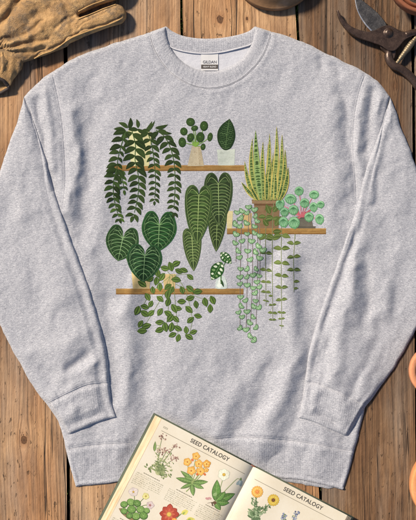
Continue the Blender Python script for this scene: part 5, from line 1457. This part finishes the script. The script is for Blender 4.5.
# ================================================================== BOARDS, GROUND
W_YEL = wood('board_honey', (.59, .385, .22), (.41, .25, .135), (.15, .08, .038), grey=.35, seed=1.)
W_TAN = wood('board_tan', (.53, .335, .19), (.345, .21, .115), (.115, .062, .032), grey=.6, seed=5.)
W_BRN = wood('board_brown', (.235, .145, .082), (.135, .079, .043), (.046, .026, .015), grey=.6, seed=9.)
deck = empty('wooden_deck', (0, 0, -.03), kind='structure')
GAPS = [(65.3, 68.4), (181.3, 188), (296.2, 321.5), (412.3, 417.5)]     # gap centre at the top and bottom of the photo
GAPS = [(a - 115 * k, b - 118 * k) for k, (a, b) in ((5, GAPS[0]), (4, GAPS[0]), (3, GAPS[0]), (2, GAPS[0]), (1, GAPS[0]))] + GAPS + [(GAPS[3][0] + 117 * k, GAPS[3][1] + 116 * k) for k in range(1, 6)]
KN = {4: [(22, 182, 4), (24, 440, 3.4)], 5: [(90, 300, 6)], 6: [(220, 19.5, 3.6), (247, 19, 1.7), (214, 300, 5)], 7: [(397.6, 16.5, 1.5), (395, 86, 2.2), (340, 200, 6)],
      3: [(-60, 200, 6)], 8: [(470, 300, 6)]}
GW = {4: .95, 5: 1.7, 6: 1.15, 7: 1.3}
def gapw(k): return GW.get(k, 1.4)
def plank(k, mat):
    (a0, a1), (b0, b1) = GAPS[k], GAPS[k + 1]
    inview = 3 <= k <= 8
    ys = np.linspace(-150, 680, 560 if inview else 60)
    w = b0 - a0
    nx = int(w / (1.3 if inview else 8))
    u = np.linspace(0, 1, nx)
    fy = (ys - 0) / 520.0
    L = a0 + (a1 - a0) * fy + gapw(k) + .5 * vnoise(ys / 30, ys * 0 + k, 41) + .25 * vnoise(ys / 7, ys * 0 + k, 42)
    R = b0 + (b1 - b0) * fy - gapw(k + 1) + .5 * vnoise(ys / 30, ys * 0 + k, 43) + .25 * vnoise(ys / 7, ys * 0 + k, 44)
    X = L[:, None] * (1 - u) + R[:, None] * u; Y = np.repeat(ys[:, None], nx, 1)
    d = np.minimum(X - L[:, None], R[:, None] - X)
    Zt = -1.6 * (1 - np.sqrt(np.clip(1 - (1 - np.clip(d / 1.6, 0, 1)) ** 2, 0, 1))) - .5 + .5 * vnoise(X / 40, Y / 160, k) - .25
    gx = X.copy(); kd = np.full(X.shape, 3.0)
    for (kx, ky, r) in KN.get(k, []):
        dx = X - kx; dy = Y - ky
        gx = gx - r * 1.3 * np.tanh(dx / (.6 * r)) * np.exp(-np.abs(dx) / (2.6 * r)) * np.exp(-(dy / (4.5 * r)) ** 2)
        kd = np.minimum(kd, np.hypot(dx / r, dy / (1.25 * r)))
    gx = gx + 2.2 * vnoise(X / 50 + 9, Y / 110, 46 + k)
    v = W(X.ravel(), Y.ravel(), Zt.ravel()); f = grid_faces(nx, len(ys))
    # sides and underside
    n = len(ys); base = len(v)
    lo = []
    for col_ in (0, nx - 1): lo.append(np.c_[v.reshape(n, nx, 3)[:, col_, :2], np.full(n, -.026)])
    v = np.vstack([v] + lo)
    j = np.arange(n - 1)
    fl = np.stack([j * nx, base + j, base + j + 1, (j + 1) * nx], -1)[:, ::-1]
    fr_ = np.stack([j * nx + nx - 1, base + n + j, base + n + j + 1, (j + 1) * nx + nx - 1], -1)
    fb = np.stack([base + j, base + j + 1, base + n + j + 1, base + n + j], -1)
    F_ = np.vstack([f, fl, fr_, fb])
    at = np.stack([gx.ravel() * S, Y.ravel() * S, np.full(gx.size, k * 3.7)], -1)
    at = np.vstack([at, at.reshape(n, nx, 3)[:, 0], at.reshape(n, nx, 3)[:, -1]])
    kk = np.r_[kd.ravel(), np.full(2 * n, 3.)]
    o = obj('board', v, F_, mat, deck, attrs={'grain': at, 'knot': kk})
    return o
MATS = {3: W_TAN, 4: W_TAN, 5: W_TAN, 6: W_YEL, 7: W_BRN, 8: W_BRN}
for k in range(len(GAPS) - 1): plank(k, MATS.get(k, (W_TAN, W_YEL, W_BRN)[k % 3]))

soil_m = simple('soil_ground', (.06, .05, .03), .95, bump=.6, bscale=60)
gv = []; n = 60
gx, gy = np.meshgrid(np.linspace(-6, 6, n), np.linspace(-6, 6, n))
g = obj('ground', np.stack([gx.ravel(), gy.ravel(), -.075 + .006 * vnoise(gx.ravel() * 3, gy.ravel() * 3, 3)], -1), grid_faces(n, n)[:, ::-1], soil_m)
g['kind'] = 'structure'
grass_m = NT('grass_blades'); grass_m.set('Base Color', (.20, .30, .06, 1)); grass_m.set('Roughness', .5)
grass_m.set('Subsurface Weight', 0.0)
# grass growing up into the gaps between the boards
GV, GF = [], []
for k in (4, 5, 6, 7, 8):
    pass
for gi in range(3, 10):
    a0, a1 = GAPS[gi]
    for _ in range(1900):
        y = random.uniform(-60, 560); x = a0 + (a1 - a0) * y / 520 + random.uniform(-1.5, 1.5)
        dens = 1.0 if gi in (6, 7) and y < 60 else .06
        if random.random() > dens: continue
        p = W(x, y, 0) - np.array([0, 0, .07]); hgt = random.uniform(.058, .0735); lean = np.array([random.uniform(-.0015, .0015), random.uniform(-.02, .02)])
        wd = random.uniform(.0012, .0022); k = len(GV)
        for t in (0, .5, .8):
            c = p + np.array([lean[0] * t * t, lean[1] * t * t, hgt * t])
            GV += [c + [wd * (1 - t * .6), 0, 0], c - [wd * (1 - t * .6), 0, 0]]
        GV.append(p + np.array([lean[0], lean[1], hgt]))
        GF += [[k, k + 1, k + 3, k + 2], [k + 2, k + 3, k + 5, k + 4], [k + 4, k + 5, k + 6]]
gr = obj('grass', np.array(GV), GF, grass_m.m); gr['kind'] = 'stuff'

# ================================================================== LIGHT, CAMERA
w = bpy.data.worlds.new('World'); scene.world = w; w.use_nodes = True
nt = w.node_tree; nt.nodes.clear()
sky = nt.nodes.new('ShaderNodeTexSky'); sky.sky_type = 'NISHITA'; sky.sun_disc = False
SX, SY, EL = -.80, .60, math.radians(40)
sky.sun_elevation = EL; sky.sun_rotation = math.atan2(SX, SY)
bg = nt.nodes.new('ShaderNodeBackground'); bg.inputs[1].default_value = .07
ow = nt.nodes.new('ShaderNodeOutputWorld'); nt.links.new(sky.outputs[0], bg.inputs[0]); nt.links.new(bg.outputs[0], ow.inputs[0])
sun = bpy.data.lights.new('Sun', 'SUN'); sun.energy = 5.0; sun.angle = math.radians(7.0); sun.color = (1.0, .86, .67)
so = bpy.data.objects.new('sun', sun); COL.objects.link(so)
dv = Vector((SX * math.cos(EL), SY * math.cos(EL), math.sin(EL))); so.rotation_euler = dv.to_track_quat('Z', 'Y').to_euler(); so.location = dv * 3
cam = bpy.data.cameras.new('Camera'); co = bpy.data.objects.new('camera', cam); COL.objects.link(co)
co.location = (0, 0, H); cam.sensor_fit = 'VERTICAL'; cam.sensor_height = 36; cam.lens = 36 * H / (520 * S); cam.clip_end = 100; cam.clip_start = .05
scene.camera = co
scene.view_settings.view_transform = 'Standard'; scene.view_settings.look = 'None'; scene.view_settings.gamma = 1; scene.view_settings.exposure = 0.5
